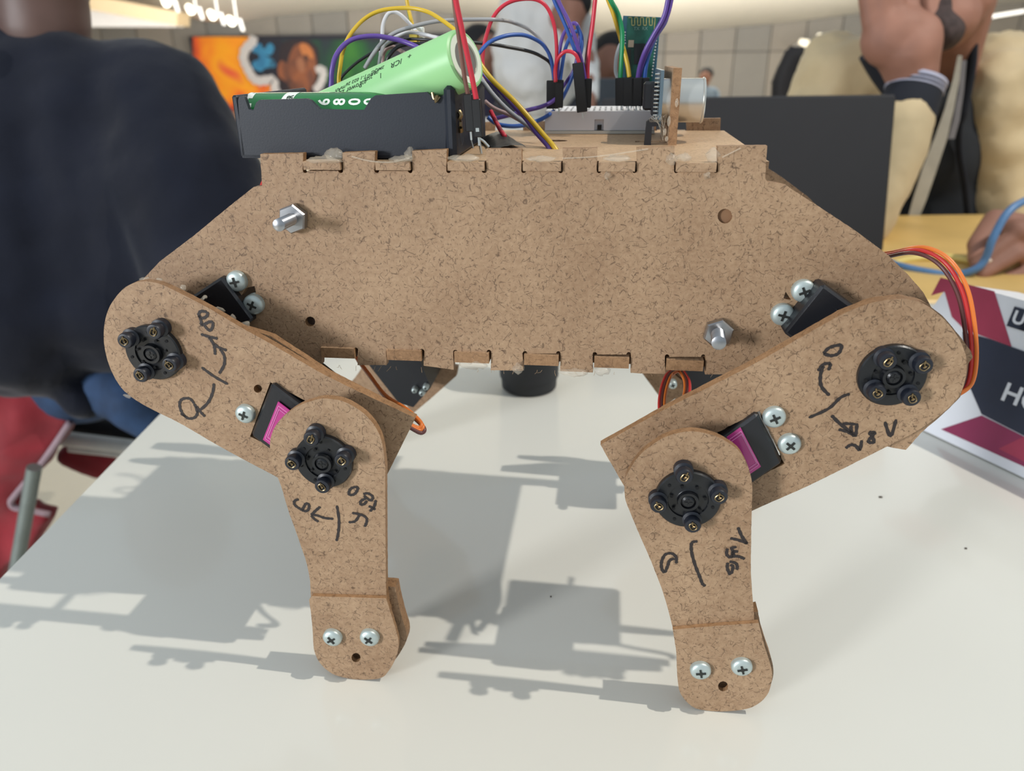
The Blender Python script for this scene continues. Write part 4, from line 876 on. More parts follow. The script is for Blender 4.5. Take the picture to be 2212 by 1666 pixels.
for (px, py, t) in [(2178, 702, 'U'), (2205, 710, 'R')]:
    l = BFI @ BP(px, py); s_ = .0052 if t == 'U' else .0052
    b = MB(); b.box((l.x + s_ * .9, -.0004, l.z + s_), (s_ * 2, .0003, s_ * 2.3), BFR); b.make('logo_tile', NAVY, pkg, smooth=False)
    V, F = glyphs(t, .0105, .0003); b = MB(); b.add([BFR @ Vector((l.x + s_ * .9 + v.x, -.0008, l.z + s_ + v.y)) for v in V], F); b.make('lettering', CARD, pkg, smooth=False)

# second table, pale wood, with the laptop
YELL = mat('pale_wood', (216, 180, 110), .45, var=.08, scale=12)
t2 = empty('table', Matrix.Translation((.9, .92, 0))); tag(t2, 'pale yellow wooden table beyond the white one', 'table')
b = MB(); b.box((.75, .920, TZ - .013), (1.5, .424, .026), bev=.003); b.make('table_top', YELL, t2)
for x in (.1, 1.4):
    for y in (.76, 1.08): b = MB(); b.box((x, y, .357), (.05, .05, .714)); b.make('leg', TLEG, t2)
lp = W(1905, 548, .98); lq = W(1930, 203, 1.03); LW = .36
lx1 = lp.x; hL_ = (lq - lp); zl0 = TZ + .012
lap = empty('laptop', Matrix.Translation((lx1 - LW / 2, .95, TZ))); tag(lap, 'black laptop seen from behind, its lid open towards the man in beige', 'laptop')
LB = mat('laptop_black', (25, 24, 27), .55, var=.03)
YL = HZ(1905, 548, TZ + .012).y; topz = W(1930, 203, YL + .05).z; xr_ = W(1907, 540, YL).x; xl_ = W(1297, 188, YL + .05).x
b = MB(); fl = Matrix.Translation(((xl_ + xr_) / 2, YL, TZ + .014)) @ Matrix.Rotation(-.22, 4, 'X') @ Matrix.Rotation(0, 4, 'Z')
lh = (topz - TZ - .014) / math.cos(.22)
b.box((0, 0, lh / 2), (xr_ - xl_, .006, lh), Matrix(fl) @ Matrix.Identity(4), bev=.003); b.make('lid', LB, lap)
b = MB(); b.box(((xl_ + xr_) / 2, YL + .11, TZ + .009), (xr_ - xl_, .22, .014), bev=.004); b.make('base', LB, lap)
b = MB(); b.box(((xl_ + xr_) / 2, YL - .001, TZ + .011), (xr_ - xl_ - .08, .012, .011), bev=.003); b.make('hinge', LB, lap)
# blue cable on the table edge held by the man
BLU = mat('blue_cable', (84, 124, 168), .4)
b = MB(); b.tube([W(1900, 560, .86), W(1945, 575, .83), W(2005, 588, .81), W(2060, 594, .80), W(2105, 583, .79), W(2128, 560, .79), W(2145, 515, .79), W(2175, 462, .80), W(2212, 435, .81), W(2300, 400, .83)], .0042, 10, smooth=6)
tag(b.make('cable', BLU, None, ang=180), 'blue cable held in the fingers of the man in beige', 'cable')
b = MB(); b.tube([W(1915, 578, .83), W(1960, 562, .86), W(2040, 556, .86), W(2110, 566, .84), W(2170, 584, .82)], .0045, 8, smooth=5)
tag(b.make('cable', mat('straw_cable', (226, 204, 120), .5), None, ang=180), 'straw coloured cable lying behind the blue one', 'cable')

# ------------------------------------------------------------------ people
HAIR = mat('black_hair', (20, 18, 20), .7, var=.2)
SKA, SKB, SKD = mat('skin_warm', (150, 106, 88), .68, var=.06, scale=30), mat('skin_tan', (150, 104, 84), .5, var=.06, scale=30), mat('skin_dark', (92, 70, 64), .5, var=.05)
def C(a, ra, Ya, b_, rb, Yb=None):
    p, r = WR(*a, Ya, ra); q, s_ = WR(*b_, Yb or Ya, rb); return ('c', p, r, q, s_)
def E_(a, rx, ry, Y, depth=None, rot=0.0):
    p, r = WR(*a, Y, rx); q, s_ = WR(*a, Y, ry); return ('e', p, (r, depth or min(r, s_), s_), Matrix.Rotation(rot, 3, 'Y'))
# 1 person in navy at the left
NAV = mat('navy_knit', (15, 20, 34), .85, var=.10, scale=14, sheen=.12, bump=.3, bscale=22, spec=.2, bdist=.006)
JEAN = mat('denim', (36, 62, 96), .8, var=.22, scale=30, bump=.2, bscale=60)
P1 = empty('person', Matrix.Translation((-.62, .88, 0))); tag(P1, 'person in a navy sweater and jeans seated at the left, head cut off', 'person')
organic('body', [C((70, -120), 120, .87, (80, -20), 95), C((95, -30), 88, .87, (95, 60), 96), E_((70, -210), 150, 190, .87), C((95, 60), 90, .89, (60, 300), 110), C((60, 300), 150, .9, (0, 640), 150), C((0, 640), 120, .9, (60, 760), 110), C((60, 760), 95, .86, (150, 800), 90), C((470, 620), 40, .66, (700, 640), 36), C((700, 640), 34, .66, (760, 650), 30)], .012, SKD, P1)
organic('sweater', [C((60, 190), 128, .86, (60, 640), 225, .84), C((-60, 130), 120, .86, (60, 200), 120), C((180, 220), 120, .85, (240, 640), 170, .84), C((280, 330), 120, .84, (330, 560), 130, .82), C((-150, 200), 190, .9, (-100, 640), 200), C((150, 152), 86, .86, (300, 222), 128), C((300, 222), 128, .86, (352, 250), 138, .85), C((352, 250), 138, .85, (412, 400), 160, .82), C((412, 400), 160, .82, (450, 600), 130, .76), C((440, 600), 110, .74, (640, 640), 62, .66), C((60, 640), 205, .88, (110, 610), 175), C((100, 700), 95, .86, (150, 780), 75), C((150, 780), 70, .84, (178, 862), 52, .80), C((-60, 120), 90, .88, (150, 152), 86)], .010, NAV, P1, smooth=6, disp=.022, dscale=.08)
organic('jeans', [C((60, 800), 110, .88, (180, 820), 100, .84), C((200, 800), 70, .84, (285, 862), 66, .80), C((285, 862), 62, .80, (480, 1010), 52, .84), C((480, 1010), 50, .84, (480, 1400), 46, .9), C((-60, 800), 110, .9, (-80, 1300), 70, 1.0)], .012, JEAN, P1, disp=.006, dscale=.05)
organic('hair', [E_((66, -235), 158, 150, .89), E_((60, -150), 120, 110, .93)], .010, HAIR, P1)
organic('nose', [E_((120, -190), 26, 46, .76)], .006, SKD, P1)
# chair with a red jacket
ch = empty('chair', Matrix.Translation((-.7, .86, 0))); tag(ch, 'white and grey metal chair at the left with a red jacket over it', 'chair')
WPL = mat('white_plastic', (206, 208, 206), .35); GM = mat('grey_metal', (128, 138, 136), .4, .5)
b = MB(); a0, a1 = W(60, 938, .90), W(300, 968, .90); b.tube([a0, a1], .0105, 12); b.make('seat_rail', WPL, ch)
b = MB(); b.tube([W(150, 968, .92), W(300, 985, .92)], .006, 12); b.make('seat_rail', WPL, ch)
b = MB(); b.tube([W(100, 905, .93), W(320, 938, .93)], .014, 12); b.make('cushion', mat('black_pad', (20, 20, 24), .8), ch)
def tubez(p, z=0.0): return Vector((p.x, p.y, z))
for q in (W(68, 1015, .86), W(330, 1010, 1.10), W(-130, 1000, 1.20), W(-330, 1010, .95)):
    pass
lg = W(74, 1010, .765); lf = W(36, 1225, .765); b = MB(); b.tube([lg, lf, lf + (lf - lg) * .55], .0085, 14); b.make('leg', GM, ch)
for dx, dy in ((-.36, 0), (-.36, .36), (0.02, .36)):
    b = MB(); b.tube([lg + Vector((dx, dy, -.02)), Vector((lg.x + dx, lg.y + dy, .0))], .0085, 12); b.make('leg', GM, ch)
sx_ = W(30, 950, .95).x; b = MB(); b.box((sx_ - .19, .95 + .19, W(130, 955, .92).z - .012), (.38, .38, .02), bev=.008); b.make('seat', WPL, ch)
REDJ = mat('red_cloth', (140, 24, 38), .8, var=.18, scale=14, bump=.3, bscale=30, bdist=.004, sheen=.2)
jk = [(-220, 770), (60, 782), (118, 800), (132, 870), (150, 915), (92, 1000), (30, 1088), (60, 1112), (104, 1122), (75, 1180), (10, 1235), (-40, 1320), (-220, 1360)]
def cloth(pts, Y, th):
    def f(b):
        q = [W(a, c, Y) for a, c in pts]; b.prism(dense([(p.x, p.z) for p in q], .02, 0), [], Y, Y + th, None, side=0)
    return f
jo = empty('jacket', Matrix.Translation(W(40, 1100, .80))); tag(jo, 'crumpled red jacket with a pale piped edge hanging at the left', 'jacket')
organic('cloth_body', [C((-60, 830), 80, .82, (70, 850), 55), C((60, 880), 50, .81, (-10, 1080), 40), C((-80, 950), 70, .81, (-60, 1250), 50)], .008, REDJ, jo, smooth=6, disp=.012, dscale=.05, extra=cloth(jk, .80, .035))
b = MB(); b.tube([W(152, 912, .795), W(95, 995, .79), W(35, 1068, .788), (W(24, 1085, .788)), W(32, 1097, .788), W(60, 1102, .79), W(108, 1112, .795)], .0042, 10, smooth=6); b.make('piping', mat('piping', (150, 128, 136), .6), jo, ang=180)
organic('bag', [C((150, 985), 26, .98, (215, 1015), 24), C((170, 960), 22, .98, (230, 990), 22)], .008, REDJ, disp=.006, dscale=.05)
for o in list(COL.objects):
    if o.name == 'bag': tag(o, 'red cloth bag below the white chair rail', 'bag')

# 2 man in beige at the right
BEI = mat('beige_jacket', (196, 176, 138), .75, var=.10, scale=9, bump=.35, bscale=11, bdist=.012, sheen=.1)
TEE = mat('dark_tee', (34, 38, 44), .85, var=.1); CUFF = mat('rib_cuff', (22, 26, 36), .9, bump=.2); CUFW = mat('rib_light', (170, 172, 190), .8)
P2 = empty('person', Matrix.Translation((.78, 1.35, 0))); tag(P2, 'man in a beige bomber jacket seated behind the laptop, cheek resting on his hand', 'person')
HY_ = 1.06
body = [C((2040, -60), 112, 1.16, (2036, -10), 104), E_((2035, -130), 118, 150, 1.16, .10), E_((2022, 40), 78, 70, 1.13, .07), C((2060, 0), 84, 1.18, (2050, 170), 50, 1.22), C((2050, 190), 46, 1.25, (2010, 330), 90, 1.32), C((2010, 330), 90, 1.32, (1990, 560), 100, 1.32),
        C((2050, 220), 40, 1.26, (1850, 230), 50, 1.32), C((2060, 220), 40, 1.26, (2220, 250), 60, 1.32), E_((1975, -110), 16, 24, 1.05), E_((1935, -190), 22, 16, 1.06),
        # raised forearm, palm and five fingers against the cheek
        C((1880, 470), 38, .99, (1975, 190), 44, HY_), C((1975, 190), 46, HY_, (1962, 110), 66, HY_), E_((1940, 82), 82, 66, HY_, .032), E_((1990, 95), 42, 62, HY_ - .005, .028),
        C((1880, 50), 19, HY_ - .004, (1862, -60), 15, HY_), C((1862, -60), 15, HY_, (1872, -120), 13, HY_ + .02), C((1908, 45), 19, HY_ - .008, (1897, -90), 15, HY_ - .003), C((1897, -90), 15, HY_ - .003, (1908, -160), 13, HY_ + .02),
        C((1938, 42), 19, HY_ - .006, (1934, -82), 15, HY_), C((1934, -82), 15, HY_, (1946, -148), 13, HY_ + .03), C((1968, 45), 18, HY_, (1972, -58), 15, HY_ + .01), C((1972, -58), 15, HY_ + .01, (1984, -108), 12, HY_ + .03), C((2012, 90), 26, HY_ + .01, (2000, 10), 22, HY_ + .03), C((2000, 10), 22, HY_ + .03, (1998, -40), 18, HY_ + .05),
        # ear
        C((2112, -25), 12, 1.17, (2122, -5), 14, 1.17), C((2122, -5), 14, 1.17, (2108, 26), 12, 1.17), C((2100, -20), 10, 1.17, (2098, 24), 9, 1.17)]
organic('body', body, .0042, SKA, P2, smooth=3)
organic('hair', [E_((2050, -205), 122, 112, 1.19, .10), E_((2085, -90), 70, 80, 1.22, .05)], .007, HAIR, P2)
# lower hand on the table holding the cable
Z_ = .815
organic('hand', [C((2420, 560), 60, .90, (2300, 560), 60, .86), E_((2265, 530), 70, 55, .845, .03), C((2270, 490), 26, .84, (2195, 500), 25, Z_), C((2195, 505), 20, Z_, (2130, 555), 16, Z_ - .01), C((2130, 555), 16, Z_ - .01, (2108, 572), 13, Z_ - .012), C((2290, 545), 22, .84, (2195, 548), 18, Z_ - .012), C((2195, 548), 18, Z_ - .012, (2122, 592), 14, Z_ - .02), C((2290, 585), 21, .835, (2205, 592), 17, Z_ - .008), C((2205, 592), 17, Z_ - .008, (2138, 616), 13, Z_ - .018), C((2290, 620), 20, .83, (2215, 630), 15, Z_ - .005), C((2215, 630), 15, Z_ - .005, (2165, 634), 12, Z_ - .012),
                 C((2260, 500), 28, .86, (2150, 478), 26, .86), C((2150, 478), 26, .86, (2112, 530), 22, .84), C((2112, 530), 20, .84, (2106, 562), 15, .82)], .0028, SKA, P2, smooth=3)
b = MB(); 
sph(b, WR(2134, 563, .79, 8)[0], (.0045, .002, .0026), None, 10, 6); b.make('fingernail', mat('nail', (232, 214, 196), .3), P2)
organic('beard', [E_((2016, 66), 62, 46, 1.095, .045), C((2070, 10), 22, 1.11, (2040, 70), 40, 1.09), C((2040, 20), 30, 1.085, (2030, 60), 36, 1.085)], .006, mat('beard', (66, 54, 52), .9, var=.2, scale=120), P2, smooth=6)
organic('tshirt', [C((2030, 232), 56, 1.20, (2010, 330), 120, 1.25), C((2000, 225), 44, 1.22, (2075, 240), 50, 1.22), C((2070, 215), 38, 1.22, (2110, 330), 60, 1.22), C((2010, 330), 132, 1.28, (1990, 640), 138, 1.28), C((1930, 260), 60, 1.28, (1900, 600), 90, 1.3)], .010, TEE, P2)
jac = organic('jacket', [C((2160, 142), 72, 1.24, (2270, 200), 108, 1.28), C((2158, 180), 66, 1.20, (2162, 420), 74, 1.2), C((2160, 420), 60, 1.2, (2190, 520), 52, 1.16), C((2290, 230), 120, 1.3, (2330, 480), 90, 1.18), C((2330, 480), 88, 1.18, (2420, 560), 72, .92), C((2250, 300), 90, 1.3, (2230, 620), 100, 1.32), C((2140, 350), 52, 1.21, (2150, 700), 70, 1.28),
        C((1930, 150), 66, 1.26, (1805, 170), 96, 1.3), C((1805, 170), 92, 1.3, (1765, 260), 78, 1.28), C((1765, 260), 78, 1.28, (1740, 560), 66, 1.12), C((1850, 230), 70, 1.3, (1860, 620), 95, 1.34)], .009, BEI, P2, smooth=4, disp=.028, dscale=.055)
organic('trousers', [('c', Vector((.62, 1.42, .50)), .10, Vector((.60, 1.0, .50)), .075), ('c', Vector((.90, 1.42, .50)), .10, Vector((.94, 1.0, .50)), .075), ('c', Vector((.60, 1.0, .50)), .07, Vector((.60, 1.04, .07)), .05), ('c', Vector((.94, 1.0, .50)), .07, Vector((.94, 1.04, .07)), .05), ('c', Vector((.60, 1.04, .06)), .05, Vector((.60, .9, .045)), .04), ('c', Vector((.94, 1.04, .06)), .05, Vector((.94, .9, .045)), .04), ('c', Vector((.62, 1.42, .52)), .12, Vector((.90, 1.42, .52)), .12)], .016, mat('dark_trousers', (44, 46, 54), .85), P2)
organic('sleeve', [C((1866, 480), 60, .985, (1928, 330), 68, 1.022), C((1928, 330), 68, 1.022, (1955, 252), 62, 1.042), C((1862, 486), 50, .985, (1790, 330), 66, 1.22)], .007, BEI, P2, smooth=5, disp=.008, dscale=.05)
b = MB(); p0, r0 = WR(1954, 258, 1.042, 60); p1, r1 = WR(1980, 176, 1.058, 56); b.tube([p0, p0.lerp(p1, .5), p1, p1 + (p1 - p0) * .02], [r0, r1 * 1.06, r1, r1 * .8], 28); cf = b.make('cuff', CUFF, P2, ang=60)
for t_, wd, mm in ((.98, .0030, CUFW), (.86, .0012, CUFW), (.76, .0012, CUFW)):
    c_ = p0.lerp(p1, t_); d_ = (p1 - p0).normalized(); rr_ = (r0 * (1 - t_) + r1 * t_) * 1.02; u_ = d_.cross(Vector((0, 1, 0))).normalized(); v_ = d_.cross(u_)
    b = MB(); b.tube([c_ + (u_ * math.cos(a) + v_ * math.sin(a)) * rr_ for a in [k * math.pi / 16 for k in range(33)]], wd, 6); b.make('cuff_stripe', mm, cf, ang=180)
b = MB(); P_ = [W(2098, 88, 1.17), W(2095, 140, 1.165), W(2085, 200, 1.16), W(2072, 270, 1.155), W(2072, 330, 1.155), W(2084, 400, 1.15), W(2092, 485, 1.14)]; P_, _ = spline(P_, [1] * 7, 4)
b.tube(P_, [.0135 if i < 12 else .0075 for i in range(len(P_))], 10, flat=.5); b.make('collar', CUFF, P2)
b = MB(); P_ = [W(1872, 120, 1.16), W(1895, 160, 1.16), W(1935, 215, 1.15)]; b.tube(P_, .016, 10, flat=.6, smooth=4); b.make('collar', CUFF, P2)
lan = empty('lanyard', Matrix.Translation(W(1960, 500, 1.12))); tag(lan, 'pale grey lanyard strap hanging from the neck of the man in beige', 'lanyard')
def strap(pts, w0, Y, name, m):
    L_, R_ = [], []; V = []
    for (a, c, h) in pts:
        y = Y; V += [W(a - h, c, y), W(a + h, c, y), W(a + h, c, y + .002), W(a - h, c, y + .002)]
    b = MB(); F = []
    for i in range(len(pts) - 1):
        for k in range(4): F.append((i * 4 + k, i * 4 + (k + 1) % 4, i * 4 + 4 + (k + 1) % 4, i * 4 + 4 + k))
    b.add(V, F); return b.make(name, m, lan, ang=60)
strap([(2074, 120, 5), (2066, 170, 7), (2051, 235, 10), (2032, 300, 14), (2010, 360, 16), (1987, 430, 15), (1962, 505, 10), (1951, 540, 5)], 0, 1.135, 'strap', mat('strap', (176, 172, 160), .5))
strap([(2083, 130, 5), (2076, 200, 6), (2066, 260, 7), (2055, 300, 7)], 0, 1.142, 'strap', mat('strap_grey', (120, 118, 122), .5))
# 3 standing person in white, bending
WHT = mat('white_shirt', (222, 220, 216), .8, var=.07, scale=6, bump=.4, bscale=5, bdist=.03); HAIR = mat('black_hair', (20, 18, 20), .7, var=.2)
P3 = empty('person', Matrix.Translation((.15, 2.8, 0))); tag(P3, 'person in a loose white shirt bending forward behind the wires', 'person')
fz = W(1180, 300, 2.8)
organic('body', [C((1225, 35), 26, 2.55, (1236, 75), 24, 2.53), E_((1240, 12), 34, 42, 2.55, .055), C((1215, 20), 22, 2.6, (1200, 60), 26, 2.7), C((1190, 60), 60, 2.75, (1170, 230), 60, 2.8), C((1272, 120), 16, 2.6, (1276, 215), 13, 2.5), E_((1276, 228), 15, 14, 2.5)], .012, SKA, P3)
organic('shirt', [C((1150, -10), 62, 2.75, (1150, 150), 86, 2.75), C((1170, 60), 76, 2.75, (1175, 190), 70, 2.75), C((1110, 120), 46, 2.72, (1160, 200), 52, 2.72), C((1240, 60), 44, 2.68, (1262, 130), 26, 2.62), C((1262, 130), 28, 2.62, (1272, 200), 20, 2.52), C((1120, 20), 50, 2.75, (1100, 150), 36, 2.72)], .014, WHT, P3, smooth=4, disp=.05, dscale=.09)
organic('trousers', [('c', Vector((fz.x - .08, 2.8, fz.z + .05)), .13, Vector((fz.x - .11, 2.85, .06)), .06), ('c', Vector((fz.x + .1, 2.8, fz.z + .05)), .13, Vector((fz.x + .14, 2.75, .06)), .06), ('c', Vector((fz.x + .14, 2.75, .06)), .055, Vector((fz.x + .14, 2.62, .05)), .045), ('c', Vector((fz.x - .11, 2.85, .06)), .055, Vector((fz.x - .11, 2.72, .05)), .045)], .02, mat('dark_trousers', (44, 46, 54), .85), P3)
organic('hair', [E_((1242, -12), 36, 34, 2.56, .07), E_((1262, 6), 20, 28, 2.55, .05)], .012, HAIR, P3)
# 4..6 people further back
def sitter(label, hx, hy, r, Y, shirt, skin=SKB, faceoff=(0, 1)):
    c_, rr = WR(hx, hy, Y, r)
    P = empty('person', Matrix.Translation((c_.x, c_.y, 0))); tag(P, label, 'person')
    dn = Vector((0, 0, -1)); n_ = c_ + dn * rr * 1.7
    organic('body', [('e', c_ + dn * rr * .25 + Vector((faceoff[0] * rr * .35, -rr * .3, 0)), (rr * .86, rr * .9, rr * 1.1), None), ('c', c_ + dn * rr * .8, rr * .45, n_, rr * .5), ('e', c_ + dn * rr * .45 + Vector((faceoff[0] * rr * .5, -rr * 1.15, 0)), (rr * .16, rr * .2, rr * .26), None), ('c', n_, rr * .6, n_ + dn * rr * 3, rr * 1.2)], rr * .13, skin, P)
    organic('shirt', [('c', n_ + dn * rr * .5 + Vector((-rr * 1.2, 0, 0)), rr * .7, n_ + dn * rr * .5 + Vector((rr * 1.2, 0, 0)), rr * .7), ('c', n_ + dn * rr * .9, rr * 1.3, n_ + dn * rr * 4.6, rr * 1.35), ('c', n_ + dn * rr * .7 + Vector((-rr * 1.6, 0, 0)), rr * .6, n_ + dn * rr * 3.2 + Vector((-rr * 2.0, -rr, 0)), rr * .45), ('c', n_ + dn * rr * .7 + Vector((rr * 1.6, 0, 0)), rr * .6, n_ + dn * rr * 3.2 + Vector((rr * 2.0, -rr, 0)), rr * .45)], rr * .16, shirt, P)
    organic('hair', [('e', c_ + Vector((-faceoff[0] * rr * .2, rr * .1, rr * .25)), (rr * 1.06, rr * 1.08, rr * .95), None)], rr * .13, HAIR, P)
    z = max(.3, n_.z - rr * 4.6)
    organic('trousers', [('c', Vector((c_.x - rr * .8, c_.y, z)), rr * .75, Vector((c_.x - rr * .9, c_.y - rr * 3.6, z)), rr * .6), ('c', Vector((c_.x + rr * .8, c_.y, z)), rr * .75, Vector((c_.x + rr * .9, c_.y - rr * 3.6, z)), rr * .6), ('c', Vector((c_.x - rr * .9, c_.y - rr * 3.6, z)), rr * .5, Vector((c_.x - rr * .9, c_.y - rr * 3.8, .05)), rr * .4), ('c', Vector((c_.x + rr * .9, c_.y - rr * 3.6, z)), rr * .5, Vector((c_.x + rr * .9, c_.y - rr * 3.8, .05)), rr * .4)], rr * .2, mat('dark_trousers', (44, 46, 54), .85), P)
    b = MB(); b.box((c_.x, c_.y, z - rr * .92), (rr * 3.4, rr * 3.0, rr * .3)); 
    s_ = b.make('stool', WPL, None, smooth=False); 
    b = MB()
    for i, (dx, dy) in enumerate(((-1, -1), (1, -1), (1, 1), (-1, 1))): bb_ = MB(); bb_.cyl((c_.x + dx * rr * 1.5, c_.y + dy * rr * 1.3, z - rr * 1.0), (c_.x + dx * rr * 1.6, c_.y + dy * rr * 1.4, 0), rr * .14, n=8); bb_.make('leg', GM, s_)
    return s_
tag(sitter('dark haired person seated behind the red wire loop', 1040, 105, 42, 3.3, mat('dark_shirt', (44, 40, 60), .8), SKA, (.6, 1)), 'white stool under the person behind the red wire loop', 'stool')
tag(sitter('dark haired person bowing behind the green wire and circuit board', 1322, 125, 46, 3.5, mat('grey_shirt', (70, 74, 84), .8), SKA, (-.2, 1)), 'white stool under the person behind the circuit board', 'stool')
tag(sitter('small distant person in pale blue above the laptop edge', 1525, 163, 15, 8.5, mat('pale_blue_shirt', (132, 148, 164), .8), SKB, (-.3, 1)), 'distant white stool under the person in pale blue', 'stool')
# second dark laptop by that person
b = MB(); p = W(1322, 215, 2.2); b.box((p.x, 2.2, p.z), (.075, .012, .11), bev=.004); l2o = b.make('laptop', mat('slate_lid', (52, 60, 68), .5), None)
tag(l2o, 'dark slate laptop lid behind the breadboard', 'laptop')
b = MB(); b.box((p.x, 2.28, p.z - .052), (.075, .16, .012)); b.make('base', LB, l2o, smooth=False)
t3 = empty('table', Matrix.Translation((.3, 2.35, 0))); tag(t3, 'further white table with the slate laptop, behind the robot', 'table')
zt3 = p.z - .062
b = MB(); b.box((.3, 2.32, zt3 - .012), (.9, .30, .024)); b.make('table_top', TLEG, t3)
for x in (-.1, .7):
    for y in (2.2, 2.44): b = MB(); b.box((x, y, (zt3 - .02) / 2), (.04, .04, zt3 - .02)); b.make('leg', TLEG, t3)
# black chair behind the beige shoulder, green garment at the right edge
cb = organic('chair', [C((1712, 118), 20, 2.0, (1690, 175), 24), C((1690, 175), 24, 2.0, (1685, 330), 26), C((1712, 118), 18, 2.0, (1800, 120), 18), C((1685, 330), 20, 2.0, (1820, 330), 20)], .012, mat('black_seat', (34, 30, 30), .7))
tag(cb, 'black rounded chair back behind the beige shoulder', 'chair')
for x in (1690, 1800):
    for y in (2.0, 2.3): p = W(x, 320, 2.0); b = MB(); b.cyl((p.x, y, p.z), (p.x, y, 0), .012, n=10); b.make('leg', GM, cb)
cup2 = organic('cloth', [C((2200, 380), 26, 1.4, (2195, 430), 30), C((2240, 400), 30, 1.4, (2230, 480), 34)], .010, mat('green_cloth', (30, 140, 84), .7))
tag(cup2, 'bright green cloth at the right edge beside the beige sleeve', 'cloth')

# ------------------------------------------------------------------ the hall
WL = mat('side_wall', (196, 190, 178), .8)
for nm, x in (('wall_left', -14.0), ('wall_right', 19.0)):
    b = MB(); b.box((x, 8.5, 1.9), (.2, 17, 3.8)); b.make(nm, WL, None, smooth=False)['kind'] = 'structure'
FLOOR = mat('beige_floor', (196, 186, 166), .35, var=.03, scale=2)
b = MB(); b.box((2, 6, -.05), (44, 34, .1)); b.make('floor', FLOOR, None, smooth=False)['kind'] = 'structure'
YW = 16.5
bz = W(1500, 113, YW).z
WALL = mat('wall_core', (112, 106, 98), .8)
b = MB(); b.box((2, YW + .15, 1.9), (44, .2, 3.8)); wb = b.make('wall_back', WALL, None, smooth=False); wb['kind'] = 'structure'
PANS = [mat('panel_%d' % i, c, .7, var=.05, scale=1.2) for i, c in enumerate([(150, 142, 130), (142, 136, 126), (156, 146, 132)])]
PW = .71; meshes = {}
for r_, (z0, z1) in enumerate([(bz - 1.0, bz), (bz, bz + 1.0), (bz + 1.0, bz + 2.0)]):
    for i in range(-19, 27):
        k = (i * 7 + r_ * 3) % 3; key = k
        if key not in meshes:
            bb_ = MB(); bb_.box((0, 0, .5), (PW - .025, .05, .975)); o = bb_.make('wall_panel', PANS[k], wb, org=(0, 0, 0), smooth=False); meshes[key] = o.data
            o.matrix_basis = WM[wb.name].inverted() @ Matrix.Translation((i * PW, YW + .03 + .006 * ((i * 5 + r_) % 3), z0))
            continue
        o = bpy.data.objects.new('wall_panel', meshes[key]); COL.objects.link(o); o.parent = wb
        o.matrix_basis = WM[wb.name].inverted() @ Matrix.Translation((i * PW, YW + .03 + .006 * ((i * 5 + r_) % 3), z0))
# curved white ceiling: its far lower edge follows a wave, rising towards us
edge = [(-400, 30), (0, 20), (200, 0), (360, 22), (440, 46), (520, 46), (600, 34), (760, 22), (860, 20), (960, 28), (1060, 40), (1200, 62), (1330, 76), (1450, 70), (1560, 60), (1700, 48), (1850, 30), (2000, 18), (2150, 8), (2400, -6), (2700, -20)]
pts = [W(a, c, YW - .4) for a, c in edge]; pts, _ = spline(pts, [1] * len(pts), 3)
V = []; n = len(pts)
prof = [(0, 0), (-.6, .05), (-2, .22), (-4.5, .55), (-8, 1.1), (-11, 1.8)]
for dy, dz in prof: V += [p + Vector((p.x * dy * -.01, dy, dz)) for p in pts]
R = len(prof)
V += [p + Vector((0, 0, .25)) for p in V[:]]
F = [(i * n + j, i * n + j + 1, (i + 1) * n + j + 1, (i + 1) * n + j) for i in range(R - 1) for j in range(n - 1)]
F += [tuple(R * n + q for q in f) for f in F]
F += [(j, j + 1, R * n + j + 1, R * n + j) for j in range(n - 1)]
b = MB(); b.add(V, F); ce = b.make('ceiling', mat('ceiling_white', (232, 228, 218), .7, var=.01), None, ang=60); ce['kind'] = 'structure'
# upper gallery at the left
def slab(pts_, Y, th, name, m):
    b = MB(); q = [W(a, c, Y) for a, c in pts_]; b.prism([(p.x, p.z) for p in q], [], Y, Y + th, None, side=0); o = b.make(name, m, None, smooth=False); o['kind'] = 'structure'; return o
slab([(-150, -60), (200, -10), (382, 26), (382, 55), (200, 22), (-150, -30)], 12.5, .5, 'trim_1', mat('gallery_band', (214, 190, 152), .6))
slab([(-150, -32), (200, 20), (380, 54), (380, 58), (-150, 58)], 12.8, .3, 'trim_2', mat('gallery_white', (224, 220, 216), .6))
# track spots under the ceiling edge
SPW = mat('lamp_white', (222, 220, 216), .4); LIT = mat('lamp_lit', (255, 248, 226), .4, emit=2.2)
for i, (px, py, dx) in enumerate([(355, 4, 1), (408, 20, 1), (455, 32, 1), (496, 45, 1)]):
    p, r = WR(px, py, 11.5, 8); b = MB(); b.cyl(p + Vector((-.02, .05, .03)), p + Vector((.05, -.05, -.02)), r * .8, r, 16); o = b.make('spot_lamp', LIT, None, org=p); tag(o, ['first of four white ceiling spots, highest and leftmost', 'second white ceiling spot from the left', 'third white ceiling spot from the left', 'rightmost and lowest of the four ceiling spots'][i], 'lamp', 'track spots near the ceiling edge')
    b = MB(); b.cyl(p + Vector((.14, 0, .02)), p + Vector((.17, 0, -.13)), .03, .022, 12); b.make('lamp_head', SPW, o); b = MB(); b.cyl(p + Vector((.1, 0, .02)), p + Vector((.1, 0, .5)), .012, n=8); b.make('lamp_rod', SPW, o)
for i, (px, py) in enumerate([(1736, 92), (1774, 80)]):
    p, r = WR(px, py, 15.6, 8); b = MB(); b.cyl(p + Vector((-.05, .05, .02)), p + Vector((.05, -.05, -.02)), r * .7, r, 16); o = b.make('spot_lamp', mat('lamp_dim', (255, 244, 220), .4, emit=1.1), None, org=p); tag(o, ['left glowing spot on the wall above the beige shoulder', 'right glowing spot on the wall above the beige shoulder'][i], 'lamp')
    b = MB(); b.cyl(p + Vector((0, .1, 0)), p + Vector((.12, .9, -.1)), .04, n=10); b.make('lamp_rod', SPW, o)
